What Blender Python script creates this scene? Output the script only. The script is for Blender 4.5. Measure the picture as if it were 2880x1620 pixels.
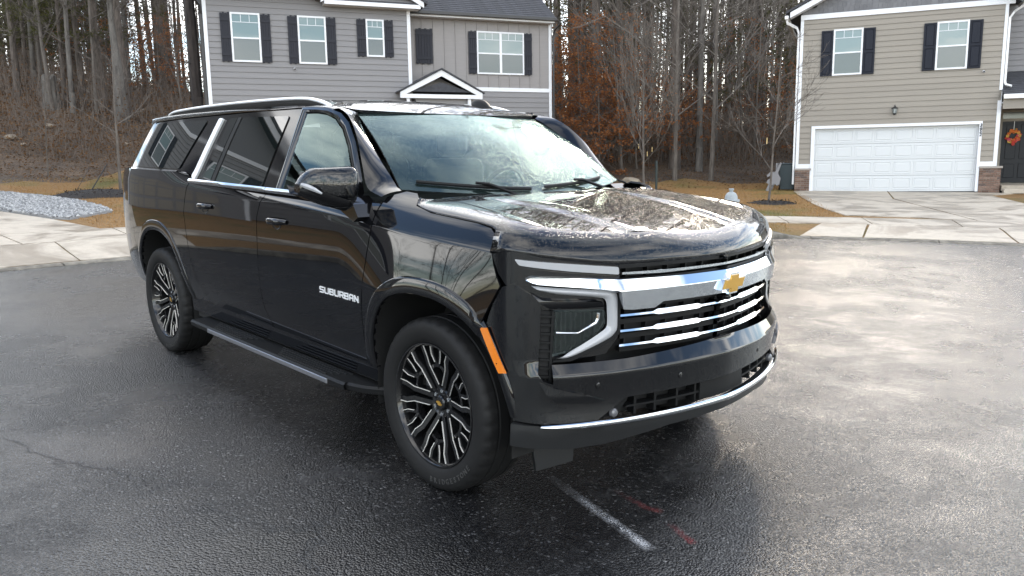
import bpy, bmesh, math, random
import numpy as np
from mathutils import Matrix, Vector
from mathutils.geometry import tessellate_polygon
random.seed(7); rng = np.random.default_rng(7)
for o in list(bpy.data.objects): bpy.data.objects.remove(o)
SC = bpy.context.scene; COL = SC.collection
# ------------------------------------------------------------------ camera
cd = bpy.data.cameras.new('camera'); cam = bpy.data.objects.new('camera', cd); COL.objects.link(cam)
CR, CU, CF = (.6827338, .7305119, -.0150609), (-.1024323, .1161011, .9879414), (-.7234515, .6729583, -.1540941)
cam.matrix_world = Matrix([[CR[i], CU[i], -CF[i], (2.838642, -3.094739, 1.490445)[i]] for i in range(3)] + [[0, 0, 0, 1]])
cd.sensor_fit = 'HORIZONTAL'; cd.sensor_width = 36; cd.lens = 2198.86 / 2880 * 36; cd.clip_start = .05; cd.clip_end = 2000
SC.camera = cam
# ------------------------------------------------------------------ sky, sun, exposure
SUN_AZ, SUN_EL = math.radians(119), math.radians(27)
w = bpy.data.worlds.new('World'); SC.world = w; w.use_nodes = True
nt = w.node_tree; N = nt.nodes; N.clear()
out = N.new('ShaderNodeOutputWorld'); bg = N.new('ShaderNodeBackground'); sky = N.new('ShaderNodeTexSky')
sky.sky_type = 'NISHITA'; sky.sun_disc = False; sky.sun_elevation = SUN_EL; sky.sun_rotation = math.pi / 2 - SUN_AZ
sky.air_density = 1.0; sky.dust_density = .5; sky.ozone_density = 1.2
tc = N.new('ShaderNodeTexCoord'); sep = N.new('ShaderNodeSeparateXYZ'); nt.links.new(tc.outputs['Generated'], sep.inputs[0])
def wmath(op, a, b):
    n = N.new('ShaderNodeMath'); n.operation = op
    for i, v in enumerate((a, b)):
        if v is None: continue
        if isinstance(v, (int, float)): n.inputs[i].default_value = v
        else: nt.links.new(v, n.inputs[i])
    return n.outputs[0]
zz = wmath('ADD', wmath('MAXIMUM', sep.outputs[2], 0.0), .18)
cmb = N.new('ShaderNodeCombineXYZ')
nt.links.new(wmath('DIVIDE', sep.outputs[0], zz), cmb.inputs[0]); nt.links.new(wmath('DIVIDE', sep.outputs[1], zz), cmb.inputs[1])
ns = N.new('ShaderNodeTexNoise'); ns.inputs['Scale'].default_value = 1.35; ns.inputs['Detail'].default_value = 7; ns.inputs['Roughness'].default_value = .58
ns.inputs['Distortion'].default_value = .4
nt.links.new(cmb.outputs[0], ns.inputs['Vector'])
rp = N.new('ShaderNodeValToRGB'); rp.color_ramp.elements[0].position = .42; rp.color_ramp.elements[1].position = .60
nt.links.new(ns.outputs['Fac'], rp.inputs[0])
# cloud brightness follows the sky behind it (thin cloud scatters the same light)
hv = N.new('ShaderNodeRGBToBW'); nt.links.new(sky.outputs[0], hv.inputs[0])
cl = wmath('MULTIPLY', wmath('ADD', wmath('MINIMUM', hv.outputs[0], 4.0), 4.6), 1.7)
cc = N.new('ShaderNodeCombineColor')
for i, k in enumerate((1.0, .98, .945)): nt.links.new(wmath('MULTIPLY', cl, k), cc.inputs[i])
mx = N.new('ShaderNodeMix'); mx.data_type = 'RGBA'
nt.links.new(wmath('MULTIPLY', rp.outputs[0], .85), mx.inputs[0]); nt.links.new(sky.outputs[0], mx.inputs[6]); nt.links.new(cc.outputs[0], mx.inputs[7])
nt.links.new(mx.outputs[2], bg.inputs[0]); bg.inputs[1].default_value = .15
nt.links.new(bg.outputs[0], out.inputs[0])
sd = bpy.data.lights.new('sun', 'SUN'); sun = bpy.data.objects.new('sun', sd); COL.objects.link(sun)
sd.energy = .9; sd.angle = math.radians(10); sd.color = (1, .86, .68)
sun.rotation_euler = Vector((math.cos(SUN_AZ) * math.cos(SUN_EL), math.sin(SUN_AZ) * math.cos(SUN_EL), math.sin(SUN_EL))).to_track_quat('Z', 'Y').to_euler()
sun.location = (-20, 20, 30)
SC.view_settings.view_transform = 'Standard'; SC.view_settings.look = 'None'; SC.view_settings.gamma = 1
SC.view_settings.exposure = 1.6
SC.view_settings.use_curve_mapping = False
# ------------------------------------------------------------------ helpers
def link(o, parent=None):
    COL.objects.link(o)
    if parent is not None: o.parent = parent
    return o
def tag(o, label=None, cat=None, group=None, kind=None):
    if label: o['label'] = label
    if cat: o['category'] = cat
    if group: o['group'] = group
    if kind: o['kind'] = kind
    return o
def empty(name, loc=(0, 0, 0), rz=0, label=None, cat=None, group=None, parent=None):
    o = bpy.data.objects.new(name, None); o.empty_display_size = .2; o.location = loc; o.rotation_euler = (0, 0, rz)
    return tag(link(o, parent), label, cat, group)
def mesh(name, V, F, mat=None, parent=None, smooth=False, loc=None, rot=None):
    me = bpy.data.meshes.new(name); me.from_pydata([tuple(map(float, v)) for v in V], [], [tuple(f) for f in F])
    if mat is not None:
        for m in (mat if isinstance(mat, (list, tuple)) else [mat]): me.materials.append(m)
    if smooth: me.polygons.foreach_set('use_smooth', [True] * len(me.polygons))
    me.update()
    o = bpy.data.objects.new(name, me); link(o, parent)
    if loc is not None: o.location = loc
    if rot is not None: o.rotation_euler = rot
    return o
def inst(name, me, parent=None, loc=(0, 0, 0), rot=None, scale=None):
    o = bpy.data.objects.new(name, me); link(o, parent); o.location = loc
    if rot is not None: o.rotation_euler = rot
    if scale is not None: o.scale = scale
    return o
class MB:
    """collects simple solids into one mesh"""
    def __init__(s): s.V = []; s.F = []
    def add(s, V, F):
        n = len(s.V); s.V += [tuple(v) for v in V]; s.F += [tuple(i + n for i in f) for f in F]; return s
    def box(s, x0, x1, y0, y1, z0, z1, M=None):
        V = [(x, y, z) for z in (z0, z1) for y in (y0, y1) for x in (x0, x1)]
        if M is not None: V = [tuple(M @ Vector(v)) for v in V]
        return s.add(V, [(0, 2, 3, 1), (4, 5, 7, 6), (0, 1, 5, 4), (2, 6, 7, 3), (0, 4, 6, 2), (1, 3, 7, 5)])
    def bbox(s, x0, x1, y0, y1, z0, z1, b=.01):
        """box with chamfered edges along all sides"""
        V = []; cx, cy, cz = (x0 + x1) / 2, (y0 + y1) / 2, (z0 + z1) / 2
        hx, hy, hz = abs(x1 - x0) / 2, abs(y1 - y0) / 2, abs(z1 - z0) / 2
        bm = bmesh.new(); bmesh.ops.create_cube(bm, size=2)
        for v in bm.verts: v.co = (cx + v.co.x * hx, cy + v.co.y * hy, cz + v.co.z * hz)
        bmesh.ops.bevel(bm, geom=bm.edges[:], offset=b, segments=1, affect='EDGES', profile=.5)
        bm.verts.index_update(); s.add([v.co[:] for v in bm.verts], [[v.index for v in f.verts] for f in bm.faces]); bm.free(); return s
    def tube(s, P, R, n=8, cap=True, sx=1.0, sy=1.0, up=(0, 0, 1)):
        P = [Vector(p) for p in P]; R = R if isinstance(R, (list, tuple)) else [R] * len(P)
        base = len(s.V); up = Vector(up)
        for i, p in enumerate(P):
            t = (P[min(i + 1, len(P) - 1)] - P[max(i - 1, 0)]).normalized()
            a = t.cross(up)
            if a.length < 1e-3: a = t.cross(Vector((1, 0, 0)))
            a.normalize(); b = a.cross(t)
            for k in range(n):
                an = 2 * math.pi * k / n
                s.V.append(tuple(p + a * (math.cos(an) * R[i] * sx) + b * (math.sin(an) * R[i] * sy)))
        for i in range(len(P) - 1):
            for k in range(n):
                k2 = (k + 1) % n
                s.F.append((base + i * n + k, base + i * n + k2, base + (i + 1) * n + k2, base + (i + 1) * n + k))
        if cap:
            s.F.append(tuple(base + k for k in range(n))[::-1]); e = base + (len(P) - 1) * n; s.F.append(tuple(e + k for k in range(n)))
        return s
    def lathe(s, prof, n=32, axis='z', c=(0, 0, 0), closed=False):
        base = len(s.V)
        for r, h in prof:
            for k in range(n):
                a = 2 * math.pi * k / n; x, y = r * math.cos(a), r * math.sin(a)
                v = {'z': (x, y, h), 'y': (x, h, y), 'x': (h, x, y)}[axis]
                s.V.append((v[0] + c[0], v[1] + c[1], v[2] + c[2]))
        m = len(prof)
        for i in range(m if closed else m - 1):
            j = (i + 1) % m
            for k in range(n):
                k2 = (k + 1) % n; s.F.append((base + i * n + k, base + i * n + k2, base + j * n + k2, base + j * n + k))
        return s
    def prism(s, poly, z0, z1, M=None):
        """extrude a 2D polygon (x,y) from z0 to z1"""
        n = len(poly); V = [(x, y, z0) for x, y in poly] + [(x, y, z1) for x, y in poly]
        tri = tessellate_polygon([[Vector((x, y, 0)) for x, y in poly]])
        if M is not None: V = [tuple(M @ Vector(v)) for v in V]
        F = [tuple(t) for t in tri] + [tuple(i + n for i in t)[::-1] for t in tri] + [(i, (i + 1) % n, (i + 1) % n + n, i + n) for i in range(n)]
        return s.add(V, F)
    def out(s, name, mat=None, parent=None, smooth=False, loc=None, rot=None, fixn=False):
        o = mesh(name, s.V, s.F, mat, parent, smooth, loc, rot)
        if fixn:
            bm = bmesh.new(); bm.from_mesh(o.data); bmesh.ops.recalc_face_normals(bm, faces=bm.faces[:]); bm.to_mesh(o.data); bm.free()
        if smooth: sharp(o.data)
        return o
def sharp(me, ang=35):
    try: me.set_sharp_from_angle(angle=math.radians(ang))
    except Exception: pass
def sst(a, b, t):
    t = np.clip((t - a) / (b - a), 0, 1); return t * t * (3 - 2 * t)
def spline(xs, ys):
    """natural cubic spline, linear beyond its ends"""
    xs = np.array(xs, float); ys = np.array(ys, float); n = len(xs); h = np.diff(xs)
    A = np.eye(n); r = np.zeros(n)
    for i in range(1, n - 1):
        A[i, i - 1] = h[i - 1]; A[i, i] = 2 * (h[i - 1] + h[i]); A[i, i + 1] = h[i]
        r[i] = 6 * ((ys[i + 1] - ys[i]) / h[i] - (ys[i] - ys[i - 1]) / h[i - 1])
    m = np.linalg.solve(A, r)
    def f(x):
        x = np.asarray(x, float); xc = np.clip(x, xs[0], xs[-1]); i = np.clip(np.searchsorted(xs, xc) - 1, 0, n - 2)
        a, b = xs[i], xs[i + 1]; hh = b - a
        v = m[i] * (b - xc) ** 3 / (6 * hh) + m[i + 1] * (xc - a) ** 3 / (6 * hh) + (ys[i] / hh - m[i] * hh / 6) * (b - xc) + (ys[i + 1] / hh - m[i + 1] * hh / 6) * (xc - a)
        s0 = (ys[1] - ys[0]) / h[0] - h[0] * m[1] / 6; s1 = (ys[-1] - ys[-2]) / h[-1] + h[-1] * m[-2] / 6
        return v + np.where(x < xs[0], (x - xs[0]) * s0, 0) + np.where(x > xs[-1], (x - xs[-1]) * s1, 0)
    return f
def catmull(P, k=6, closed=False):
    P = [np.array(p, float) for p in P]; n = len(P); o = []
    for i in range(n if closed else n - 1):
        p0 = P[(i - 1) % n] if closed or i > 0 else 2 * P[0] - P[1]; p1 = P[i]; p2 = P[(i + 1) % n]
        p3 = P[(i + 2) % n] if closed or i + 2 < n else 2 * P[-1] - P[-2]
        for j in range(k):
            t = j / k; o.append(.5 * (2 * p1 + (p2 - p0) * t + (2 * p0 - 5 * p1 + 4 * p2 - p3) * t * t + (3 * p1 - p0 - 3 * p2 + p3) * t ** 3))
    if not closed: o.append(P[-1])
    return [tuple(p) for p in o]
def rounded(poly, r=.02, k=4):
    """round the corners of a closed polygon"""
    o = []; n = len(poly)
    for i in range(n):
        a, b, c = (np.array(poly[j % n], float) for j in (i - 1, i, i + 1))
        d1, d2 = a - b, c - b; l1, l2 = np.linalg.norm(d1), np.linalg.norm(d2)
        q = min(r, l1 * .45, l2 * .45); p, s = b + d1 / l1 * q, b + d2 / l2 * q
        for j in range(k + 1):
            t = j / k; o.append(tuple((1 - t) ** 2 * p + 2 * t * (1 - t) * b + t * t * s))
    return o
def panel(name, poly, fn, mat, parent, step=.04, flange=.012, ref=(-1.5, 0, .8), tri=True, down=None):
    """a piece of an analytic surface fn(u,v)->xyz bounded by a 2D polygon, with true normals and a folded edge"""
    bm = bmesh.new(); vs = [bm.verts.new((p[0], p[1], 0)) for p in poly]
    for t in tessellate_polygon([[Vector((p[0], p[1], 0)) for p in poly]]):
        try: bm.faces.new([vs[i] for i in t])
        except ValueError: pass
    P = np.array([p[:2] for p in poly]); lo, hi = P.min(0), P.max(0)
    for ax in (0, 1):
        st = step[ax] if isinstance(step, (tuple, list)) else step
        for k in range(int(math.floor(lo[ax] / st)) + 1, int(math.ceil(hi[ax] / st))):
            co = [0, 0, 0]; co[ax] = k * st; no = [0, 0, 0]; no[ax] = 1
            bmesh.ops.bisect_plane(bm, geom=bm.verts[:] + bm.edges[:] + bm.faces[:], plane_co=co, plane_no=no, dist=1e-6)
    bmesh.ops.remove_doubles(bm, verts=bm.verts[:], dist=2e-4)
    bm.verts.index_update(); bm.verts.ensure_lookup_table()
    U = np.array([v.co.x for v in bm.verts]); Vv = np.array([v.co.y for v in bm.verts]); e = 8e-4
    X = np.stack(fn(U, Vv), -1)
    du = np.stack(fn(U + e, Vv), -1) - np.stack(fn(U - e, Vv), -1); dv = np.stack(fn(U, Vv + e), -1) - np.stack(fn(U, Vv - e), -1)
    Nn = np.cross(du, dv); Nn /= np.linalg.norm(Nn, axis=1)[:, None] + 1e-12
    if np.sum(Nn * (X - np.array(ref))) < 0: Nn = -Nn
    F = []; 
    for f in bm.faces:
        ix = [v.index for v in f.verts]; a, b, c = X[ix[0]], X[ix[1]], X[ix[2]]
        fnm = np.zeros(3)
        for i in range(len(ix)): fnm += np.cross(X[ix[i]], X[ix[(i + 1) % len(ix)]])
        if fnm @ Nn[ix].mean(0) < 0: ix = ix[::-1]
        F.append(ix)
    bedges = []
    seen = {}
    for ix in F:
        for i in range(len(ix)): seen[(ix[i], ix[(i + 1) % len(ix)])] = 1
    bedges = [ed for ed in seen if (ed[1], ed[0]) not in seen]
    bm.free()
    VV = [tuple(v) for v in X]; nl = []; nf = len(F)
    for ix in F: nl += [tuple(Nn[i]) for i in ix]
    if flange:
        mp = {}
        for a, b in bedges:
            for i in (a, b):
                if i not in mp:
                    mp[i] = len(VV); VV.append(tuple(X[i] - Nn[i] * flange if down is None else X[i] + np.array(down) * flange))
            F.append([b, a, mp[a], mp[b]])
            fv = np.cross(np.array(VV[a]) - np.array(VV[b]), np.array(VV[mp[a]]) - np.array(VV[a])); fv /= np.linalg.norm(fv) + 1e-12
            nl += [tuple(fv)] * 4
    me = bpy.data.meshes.new(name); me.from_pydata(VV, [], [tuple(f) for f in F]); me.materials.append(mat)
    me.polygons.foreach_set('use_smooth', [True] * len(me.polygons)); me.update()
    if len(me.loops) == len(nl): me.normals_split_custom_set(nl)
    return link(bpy.data.objects.new(name, me), parent)
def grid(name, P, mat, parent=None, smooth=True, wrap=False):
    """P: array (nu,nv,3)"""
    nu, nv = P.shape[:2]; F = []
    for i in range(nu - (0 if wrap else 1)):
        for j in range(nv - 1):
            i2 = (i + 1) % nu; F.append((i * nv + j, i2 * nv + j, i2 * nv + j + 1, i * nv + j + 1))
    return mesh(name, P.reshape(-1, 3), F, mat, parent, smooth)
def text_mesh(s, size=1, extrude=.002, bold=0.0, shear=0):
    cu = bpy.data.curves.new('txt', 'FONT'); cu.body = s; cu.size = size; cu.extrude = extrude; cu.offset = bold; cu.shear = shear
    cu.align_x = 'CENTER'; cu.align_y = 'CENTER'; cu.resolution_u = 2
    o = bpy.data.objects.new('txt', cu); COL.objects.link(o)
    dg = bpy.context.evaluated_depsgraph_get(); me = bpy.data.meshes.new_from_object(o.evaluated_get(dg))
    bpy.data.objects.remove(o); bpy.data.curves.remove(cu); return me
# ------------------------------------------------------------------ materials
class NT:
    def __init__(s, name):
        s.m = bpy.data.materials.new(name); s.m.use_nodes = True; s.t = s.m.node_tree; s.b = s.t.nodes['Principled BSDF']; s.o = s.t.nodes['Material Output']
        s.tc = None
    def n(s, typ, **kw):
        x = s.t.nodes.new('ShaderNode' + typ)
        for k, v in kw.items():
            if hasattr(x, k): setattr(x, k, v)
        return x
    def l(s, a, b): s.t.links.new(a, b); return s
    def set(s, x, i, v):
        if hasattr(v, 'is_output') or isinstance(v, bpy.types.NodeSocket): s.t.links.new(v, x.inputs[i])
        else: x.inputs[i].default_value = v
    def coord(s, which='Object'):
        if s.tc is None: s.tc = s.n('TexCoord')
        return s.tc.outputs[which]
    def map(s, scale=(1, 1, 1), which='Object', rot=(0, 0, 0)):
        m = s.n('Mapping'); s.l(s.coord(which), m.inputs[0]); m.inputs['Scale'].default_value = scale; m.inputs['Rotation'].default_value = rot; return m.outputs[0]
    def noise(s, scale=5, detail=4, rough=.55, vec=None, dist=0):
        x = s.n('TexNoise'); s.l(vec if vec is not None else s.coord(), x.inputs['Vector'])
        x.inputs['Scale'].default_value = scale; x.inputs['Detail'].default_value = detail; x.inputs['Roughness'].default_value = rough; x.inputs['Distortion'].default_value = dist
        return x.outputs['Fac']
    def voro(s, scale=5, feature='F1', vec=None, outp='Distance', rand=1):
        x = s.n('TexVoronoi'); x.feature = feature; s.l(vec if vec is not None else s.coord(), x.inputs['Vector']); x.inputs['Scale'].default_value = scale
        x.inputs['Randomness'].default_value = rand; return x.outputs[outp]
    def ramp(s, fac, stops):
        x = s.n('ValToRGB'); s.l(fac, x.inputs[0]); r = x.color_ramp
        while len(r.elements) < len(stops): r.elements.new(.5)
        for e, (p, c) in zip(r.elements, stops): e.position = p; e.color = (c, c, c, 1) if isinstance(c, (int, float)) else (*c, 1)
        return x.outputs[0]
    def math(s, op, a, b=None, c=None):
        x = s.n('Math', operation=op)
        for i, v in enumerate((a, b, c)):
            if v is not None: s.set(x, i, v)
        return x.outputs[0]
    def mix(s, fac, a, b, blend='MIX'):
        x = s.n('Mix', data_type='RGBA', blend_type=blend); s.set(x, 0, fac)
        for i, v in ((6, a), (7, b)): s.set(x, i, v if not isinstance(v, tuple) or len(v) == 4 else (*v, 1))
        return x.outputs[2]
    def bump(s, h, strength=.3, dist=.01, nrm=None):
        x = s.n('Bump'); s.l(h, x.inputs['Height']); x.inputs['Strength'].default_value = strength; x.inputs['Distance'].default_value = dist
        if nrm is not None: s.l(nrm, x.inputs['Normal'])
        return x.outputs[0]
    def col(s, v): s.set(s.b, 'Base Color', v if not isinstance(v, tuple) or len(v) == 4 else (*v, 1)); return s
    def rough(s, v): s.set(s.b, 'Roughness', v); return s
    def nrm(s, v): s.l(v, s.b.inputs['Normal']); return s
    def rand(s): return s.n('ObjectInfo').outputs['Random']
def simple(name, col, rough=.5, metal=0, var=0, vscale=6, bump=0, bscale=40, bdist=.004, orand=0, stretch=None, spec=None, coat=0):
    t = NT(name); t.b.inputs['Metallic'].default_value = metal; t.rough(rough)
    c = (*col, 1)
    vec = t.map(stretch) if stretch else None
    if var:
        f = t.ramp(t.noise(vscale, 5, .6, vec), [(.25, 1 - var), (.75, 1 + var)]); c = t.mix(1.0, c, f, 'MULTIPLY')
    if orand:
        f = t.math('ADD', 1 - orand, t.math('MULTIPLY', t.rand(), 2 * orand)); g = t.n('CombineColor')
        for i in range(3): t.l(f, g.inputs[i])
        c = t.mix(1.0, c, g.outputs[0], 'MULTIPLY')
    t.col(c)
    if bump: t.nrm(t.bump(t.noise(bscale, 4, .6, vec), bump, bdist))
    if spec is not None: t.b.inputs['Specular IOR Level'].default_value = spec
    if coat: t.b.inputs['Coat Weight'].default_value = coat; t.b.inputs['Coat Roughness'].default_value = .03
    return t.m
# ------------------------------------------------------------------ the lie of the land
RM = Matrix(((.99954734, .00008152, .03008512), (.00008152, .99998532, -.00541826), (-.03008512, .00541826, .99953265)))
CX, CY, RK = 4.0, -.4, 12.85
def zroad(x, y): return -(.030085 * x - .005418 * y) / .99953
def gh(x, y):
    """height of the ground outside the kerb"""
    x = np.asarray(x, float); y = np.asarray(y, float)
    dx, dy = x - CX, y - CY; r = np.hypot(dx, dy) + 1e-9; az = np.degrees(np.arctan2(dy, dx)) % 360
    bx, by = CX + dx / r * RK, CY + dy / r * RK; d = r - RK - .15
    back = 1 - sst(230, 280, az)
    k = .014 + .026 * sst(125, 155, az) * back
    H = .6 + (3.4 * sst(100, 135, az) + 1.6 * sst(140, 170, az)) * (1 - sst(180, 200, az))
    ins = np.zeros_like(az)
    for a_, b_ in ((108.5, 126.6), (174.4, 193)): ins = np.maximum(ins, 1 - sst(0, 3.0, np.maximum(a_ - az, az - b_)))
    z = zroad(bx, by) + .12 * (1 - ins) + ins * (.005 + .115 * sst(-.1, 1.5, d)) + k * np.clip(d, 0, 18) + H * sst(15, 42, d)
    return np.where(r < RK, zroad(x, y), z)
def ghf(x, y): return float(gh(x, y))
def pol(az, d):
    a = math.radians(az); r = RK + .15 + d; return CX + math.cos(a) * r, CY + math.sin(a) * r
# ------------------------------------------------------------------ ground materials
t = NT('wet_asphalt'); n1 = t.noise(.42, 6, .6, dist=.8); n2 = t.noise(1.7, 6, .62, dist=.4); n3 = t.noise(9, 5, .65)
wet = t.ramp(t.math('ADD', t.math('MULTIPLY', n1, .62), t.math('MULTIPLY', n2, .38)), [(.41, 0.0), (.56, 1.0)])
vs_ = t.n('TexVoronoi'); t.l(t.coord(), vs_.inputs['Vector']); vs_.inputs['Scale'].default_value = 105
stv = t.n('RGBToBW'); t.l(vs_.outputs['Color'], stv.inputs[0])
stone = t.ramp(stv.outputs[0], [(.15, (.005, .005, .0058)), (.6, (.012, .012, .0122)), (.82, (.026, .026, .0255)), (.93, (.085, .084, .082))])
dry = t.mix(1.0, stone, t.ramp(n3, [(.3, 1.2), (.7, 2.1)]), 'MULTIPLY')
# a few long hairline cracks
wv_ = t.n('Mapping'); t.l(t.coord(), wv_.inputs[0]); wv_.inputs['Rotation'].default_value = (0, 0, .7); wv_.inputs['Scale'].default_value = (.16, .55, 1)
nz_ = t.n('TexNoise'); t.l(t.coord(), nz_.inputs['Vector']); nz_.inputs['Scale'].default_value = 1.3; nz_.inputs['Detail'].default_value = 8; nz_.inputs['Roughness'].default_value = .7
ad = t.n('VectorMath', operation='ADD'); t.l(wv_.outputs[0], ad.inputs[0]); sc_ = t.n('VectorMath', operation='SCALE'); t.l(nz_.outputs['Color'], sc_.inputs[0]); sc_.inputs[3].default_value = .22; t.l(sc_.outputs[0], ad.inputs[1])
ck = t.voro(1.0, 'DISTANCE_TO_EDGE', vec=ad.outputs[0]); crack = t.math('MULTIPLY', t.ramp(ck, [(.0, 1.0), (.004, 0.0)]), t.ramp(n1, [(.45, 0.0), (.55, 1.0)]))
c = t.mix(wet, dry, t.mix(1.0, stone, (.55, .56, .6), 'MULTIPLY')); c = t.mix(t.math('MULTIPLY', crack, .85), c, (.006, .006, .006)); t.col(c)
t.rough(t.math('ADD', t.ramp(wet, [(0, .27), (1, .15)]), t.math('MULTIPLY', t.ramp(n3, [(.3, 0), (.8, 1)]), .08)))
t.l(t.ramp(wet, [(0, .47), (1, .75)]), t.b.inputs['Specular IOR Level'])
hgt = t.math('SUBTRACT', t.math('ADD', t.math('MULTIPLY', vs_.outputs['Distance'], -1.0), t.math('MULTIPLY', t.noise(320, 2, .6), .35)), t.math('MULTIPLY', crack, .8))
bp = t.n('Bump'); t.l(hgt, bp.inputs['Height']); bp.inputs['Distance'].default_value = .0085; t.l(t.ramp(wet, [(0, .62), (1, .42)]), bp.inputs['Strength'])
t.nrm(t.bump(n2, .10, .03, bp.outputs[0]))
ASPHALT = t.m
t = NT('concrete'); a = t.noise(.55, 6, .62, dist=1.2); b = t.noise(6, 5, .6); cst = t.noise(60, 3, .7)
base = t.mix(t.ramp(a, [(.44, 0.0), (.53, 1.0)]), (.235, .195, .147), (.425, .375, .305))
base = t.mix(1.0, base, t.ramp(b, [(.25, .82), (.75, 1.1)]), 'MULTIPLY'); base = t.mix(1.0, base, t.ramp(cst, [(.3, .9), (.7, 1.06)]), 'MULTIPLY')
t.col(base).rough(t.ramp(a, [(.44, .42), (.53, .75)])).nrm(t.bump(cst, .25, .004)); CONC = t.m
t = NT('kerb_concrete'); b = t.noise(5, 6, .7); t.col(t.mix(t.ramp(b, [(.42, 0.0), (.6, 1.0)]), (.085, .077, .062), (.19, .172, .14))).rough(.85).nrm(t.bump(t.noise(50, 4, .7), .5, .006)); KERBM = t.m
t = NT('dormant_lawn'); a = t.noise(.28, 5, .6, dist=.5); b = t.noise(14, 6, .7); g = t.noise(90, 3, .7)
tan = t.mix(t.ramp(b, [(.3, 0.0), (.7, 1.0)]), (.17, .088, .026), (.30, .175, .058)); grn = t.mix(t.ramp(b, [(.3, 0.0), (.7, 1.0)]), (.06, .065, .014), (.13, .13, .03))
c = t.mix(t.ramp(a, [(.52, 0.0), (.66, .85)]), tan, grn); t.col(t.mix(1.0, c, t.ramp(g, [(.25, .55), (.75, 1.25)]), 'MULTIPLY')).rough(.9).nrm(t.bump(t.math('ADD', b, g), .8, .03)); LAWN = t.m
t = NT('leaf_litter'); a = t.noise(.5, 5, .6); b = t.noise(9, 6, .75); g = t.voro(26, outp='Color'); gv = t.n('RGBToBW'); t.l(g, gv.inputs[0])
c = t.mix(t.ramp(a, [(.4, 0.0), (.62, 1.0)]), (.055, .040, .028), (.105, .072, .046)); c = t.mix(1.0, c, t.ramp(gv.outputs[0], [(.1, .45), (.6, 1.1), (.95, 1.9)]), 'MULTIPLY')
t.col(c).rough(.95).nrm(t.bump(t.math('ADD', b, gv.outputs[0]), .9, .05)); LITTER = t.m
# ------------------------------------------------------------------ ground sheet, road, kerb
def polar_sheet(name, mat, azs, ds, zoff, fuzz=None, hfn=gh):
    V = []; F = []; n = len(ds)
    for i, a in enumerate(azs):
        for j, d in enumerate(ds):
            dd = d + (fuzz(a, j) if fuzz else 0); x, y = pol(a, dd); V.append((x, y, ghf(x, y) + zoff))
    for i in range(len(azs) - 1):
        for j in range(n - 1): F.append((i * n + j, i * n + j + 1, (i + 1) * n + j + 1, (i + 1) * n + j))
    return mesh(name, V, F, mat, None, True)
azs = [k * 2.5 for k in range(145)]
ds = [-.145, 0, 1, 2.5, 4, 6, 8, 10, 12, 14, 16, 18, 20, 22, 24, 26, 28, 30, 32, 34, 36, 38, 40, 43, 46, 50, 60, 80, 120, 180]
tag(polar_sheet('ground', LITTER, azs, ds, -.02), kind='structure')
V = [(CX, CY, zroad(CX, CY))]; F = []; n = 120; rr = [1, 2, 3.5, 5, 7, 9, 11, 12.86]
for r in rr:
    for k in range(n):
        a = 2 * math.pi * k / n; x, y = CX + r * math.cos(a), CY + r * math.sin(a); V.append((x, y, zroad(x, y)))
for k in range(n): F.append((0, 1 + k, 1 + (k + 1) % n))
for i in range(len(rr) - 1):
    for k in range(n): F.append((1 + i * n + k, 1 + (i + 1) * n + k, 1 + (i + 1) * n + (k + 1) % n, 1 + i * n + (k + 1) % n))
tag(mesh('road', V, F, ASPHALT), kind='structure')
kerb = tag(empty('kerb'), kind='structure')
DRIVE2 = (108.5, 126.6); DRIVE3 = (174.4, 193)
def kerb_h(az):
    h = .125
    for a, b in (DRIVE2, DRIVE3):
        h = min(h, .022 + .103 * float(sst(0, 3.2, max(a - az, az - b))))
    return h
seg = 9.0
for k in range(40):
    a0 = k * seg; P = []
    for i in range(13):
        az = a0 + .035 + (seg - .07) * i / 12; ca, sa = math.cos(math.radians(az)), math.sin(math.radians(az)); z0 = zroad(CX + ca * RK, CY + sa * RK); hh = kerb_h(az)
        P.append([(CX + ca * r, CY + sa * r, z0 + z) for r, z in ((RK - .03, -.05), (RK - .018, .004), (RK - .005, hh * .6), (RK + .012, hh - .008), (RK + .03, hh), (RK + .155, hh + .006), (RK + .157, -.05))])
    o = grid('kerb_length', np.array(P), KERBM, kerb); sharp(o.data, 40)
# pavement ring and driveways, slab by slab
walk = tag(empty('pavement'), kind='structure'); drive = tag(empty('driveway'), kind='structure'); drive_b = tag(empty('driveway'), kind='structure')
def slab(parent, poly, lift=.03, step=.6, name='concrete_slab'):
    off = lift
    return panel(name, poly, lambda u, v: (u, v, gh(u, v) + off), CONC, parent, step=step, flange=.07, ref=(CX, CY, -100), down=(0, 0, -1))
def arc(a0, a1, d, k=5): return [pol(a0 + (a1 - a0) * i / k, d) for i in range(k + 1)]
def ring_slab(parent, a0, a1, d0, d1, g=.045): slab(parent, arc(a0 + g, a1 - g, d0) + arc(a1 - g, a0 + g, d1))
for k in range(46):
    a0 = 96 + k * 5.7 / 1.0 * 1.0
    a0 = 96.6 + k * 6.0
    if a0 > 300: break
    ring_slab(walk, a0, a0 + 6, 1.42, 2.9)
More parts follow.
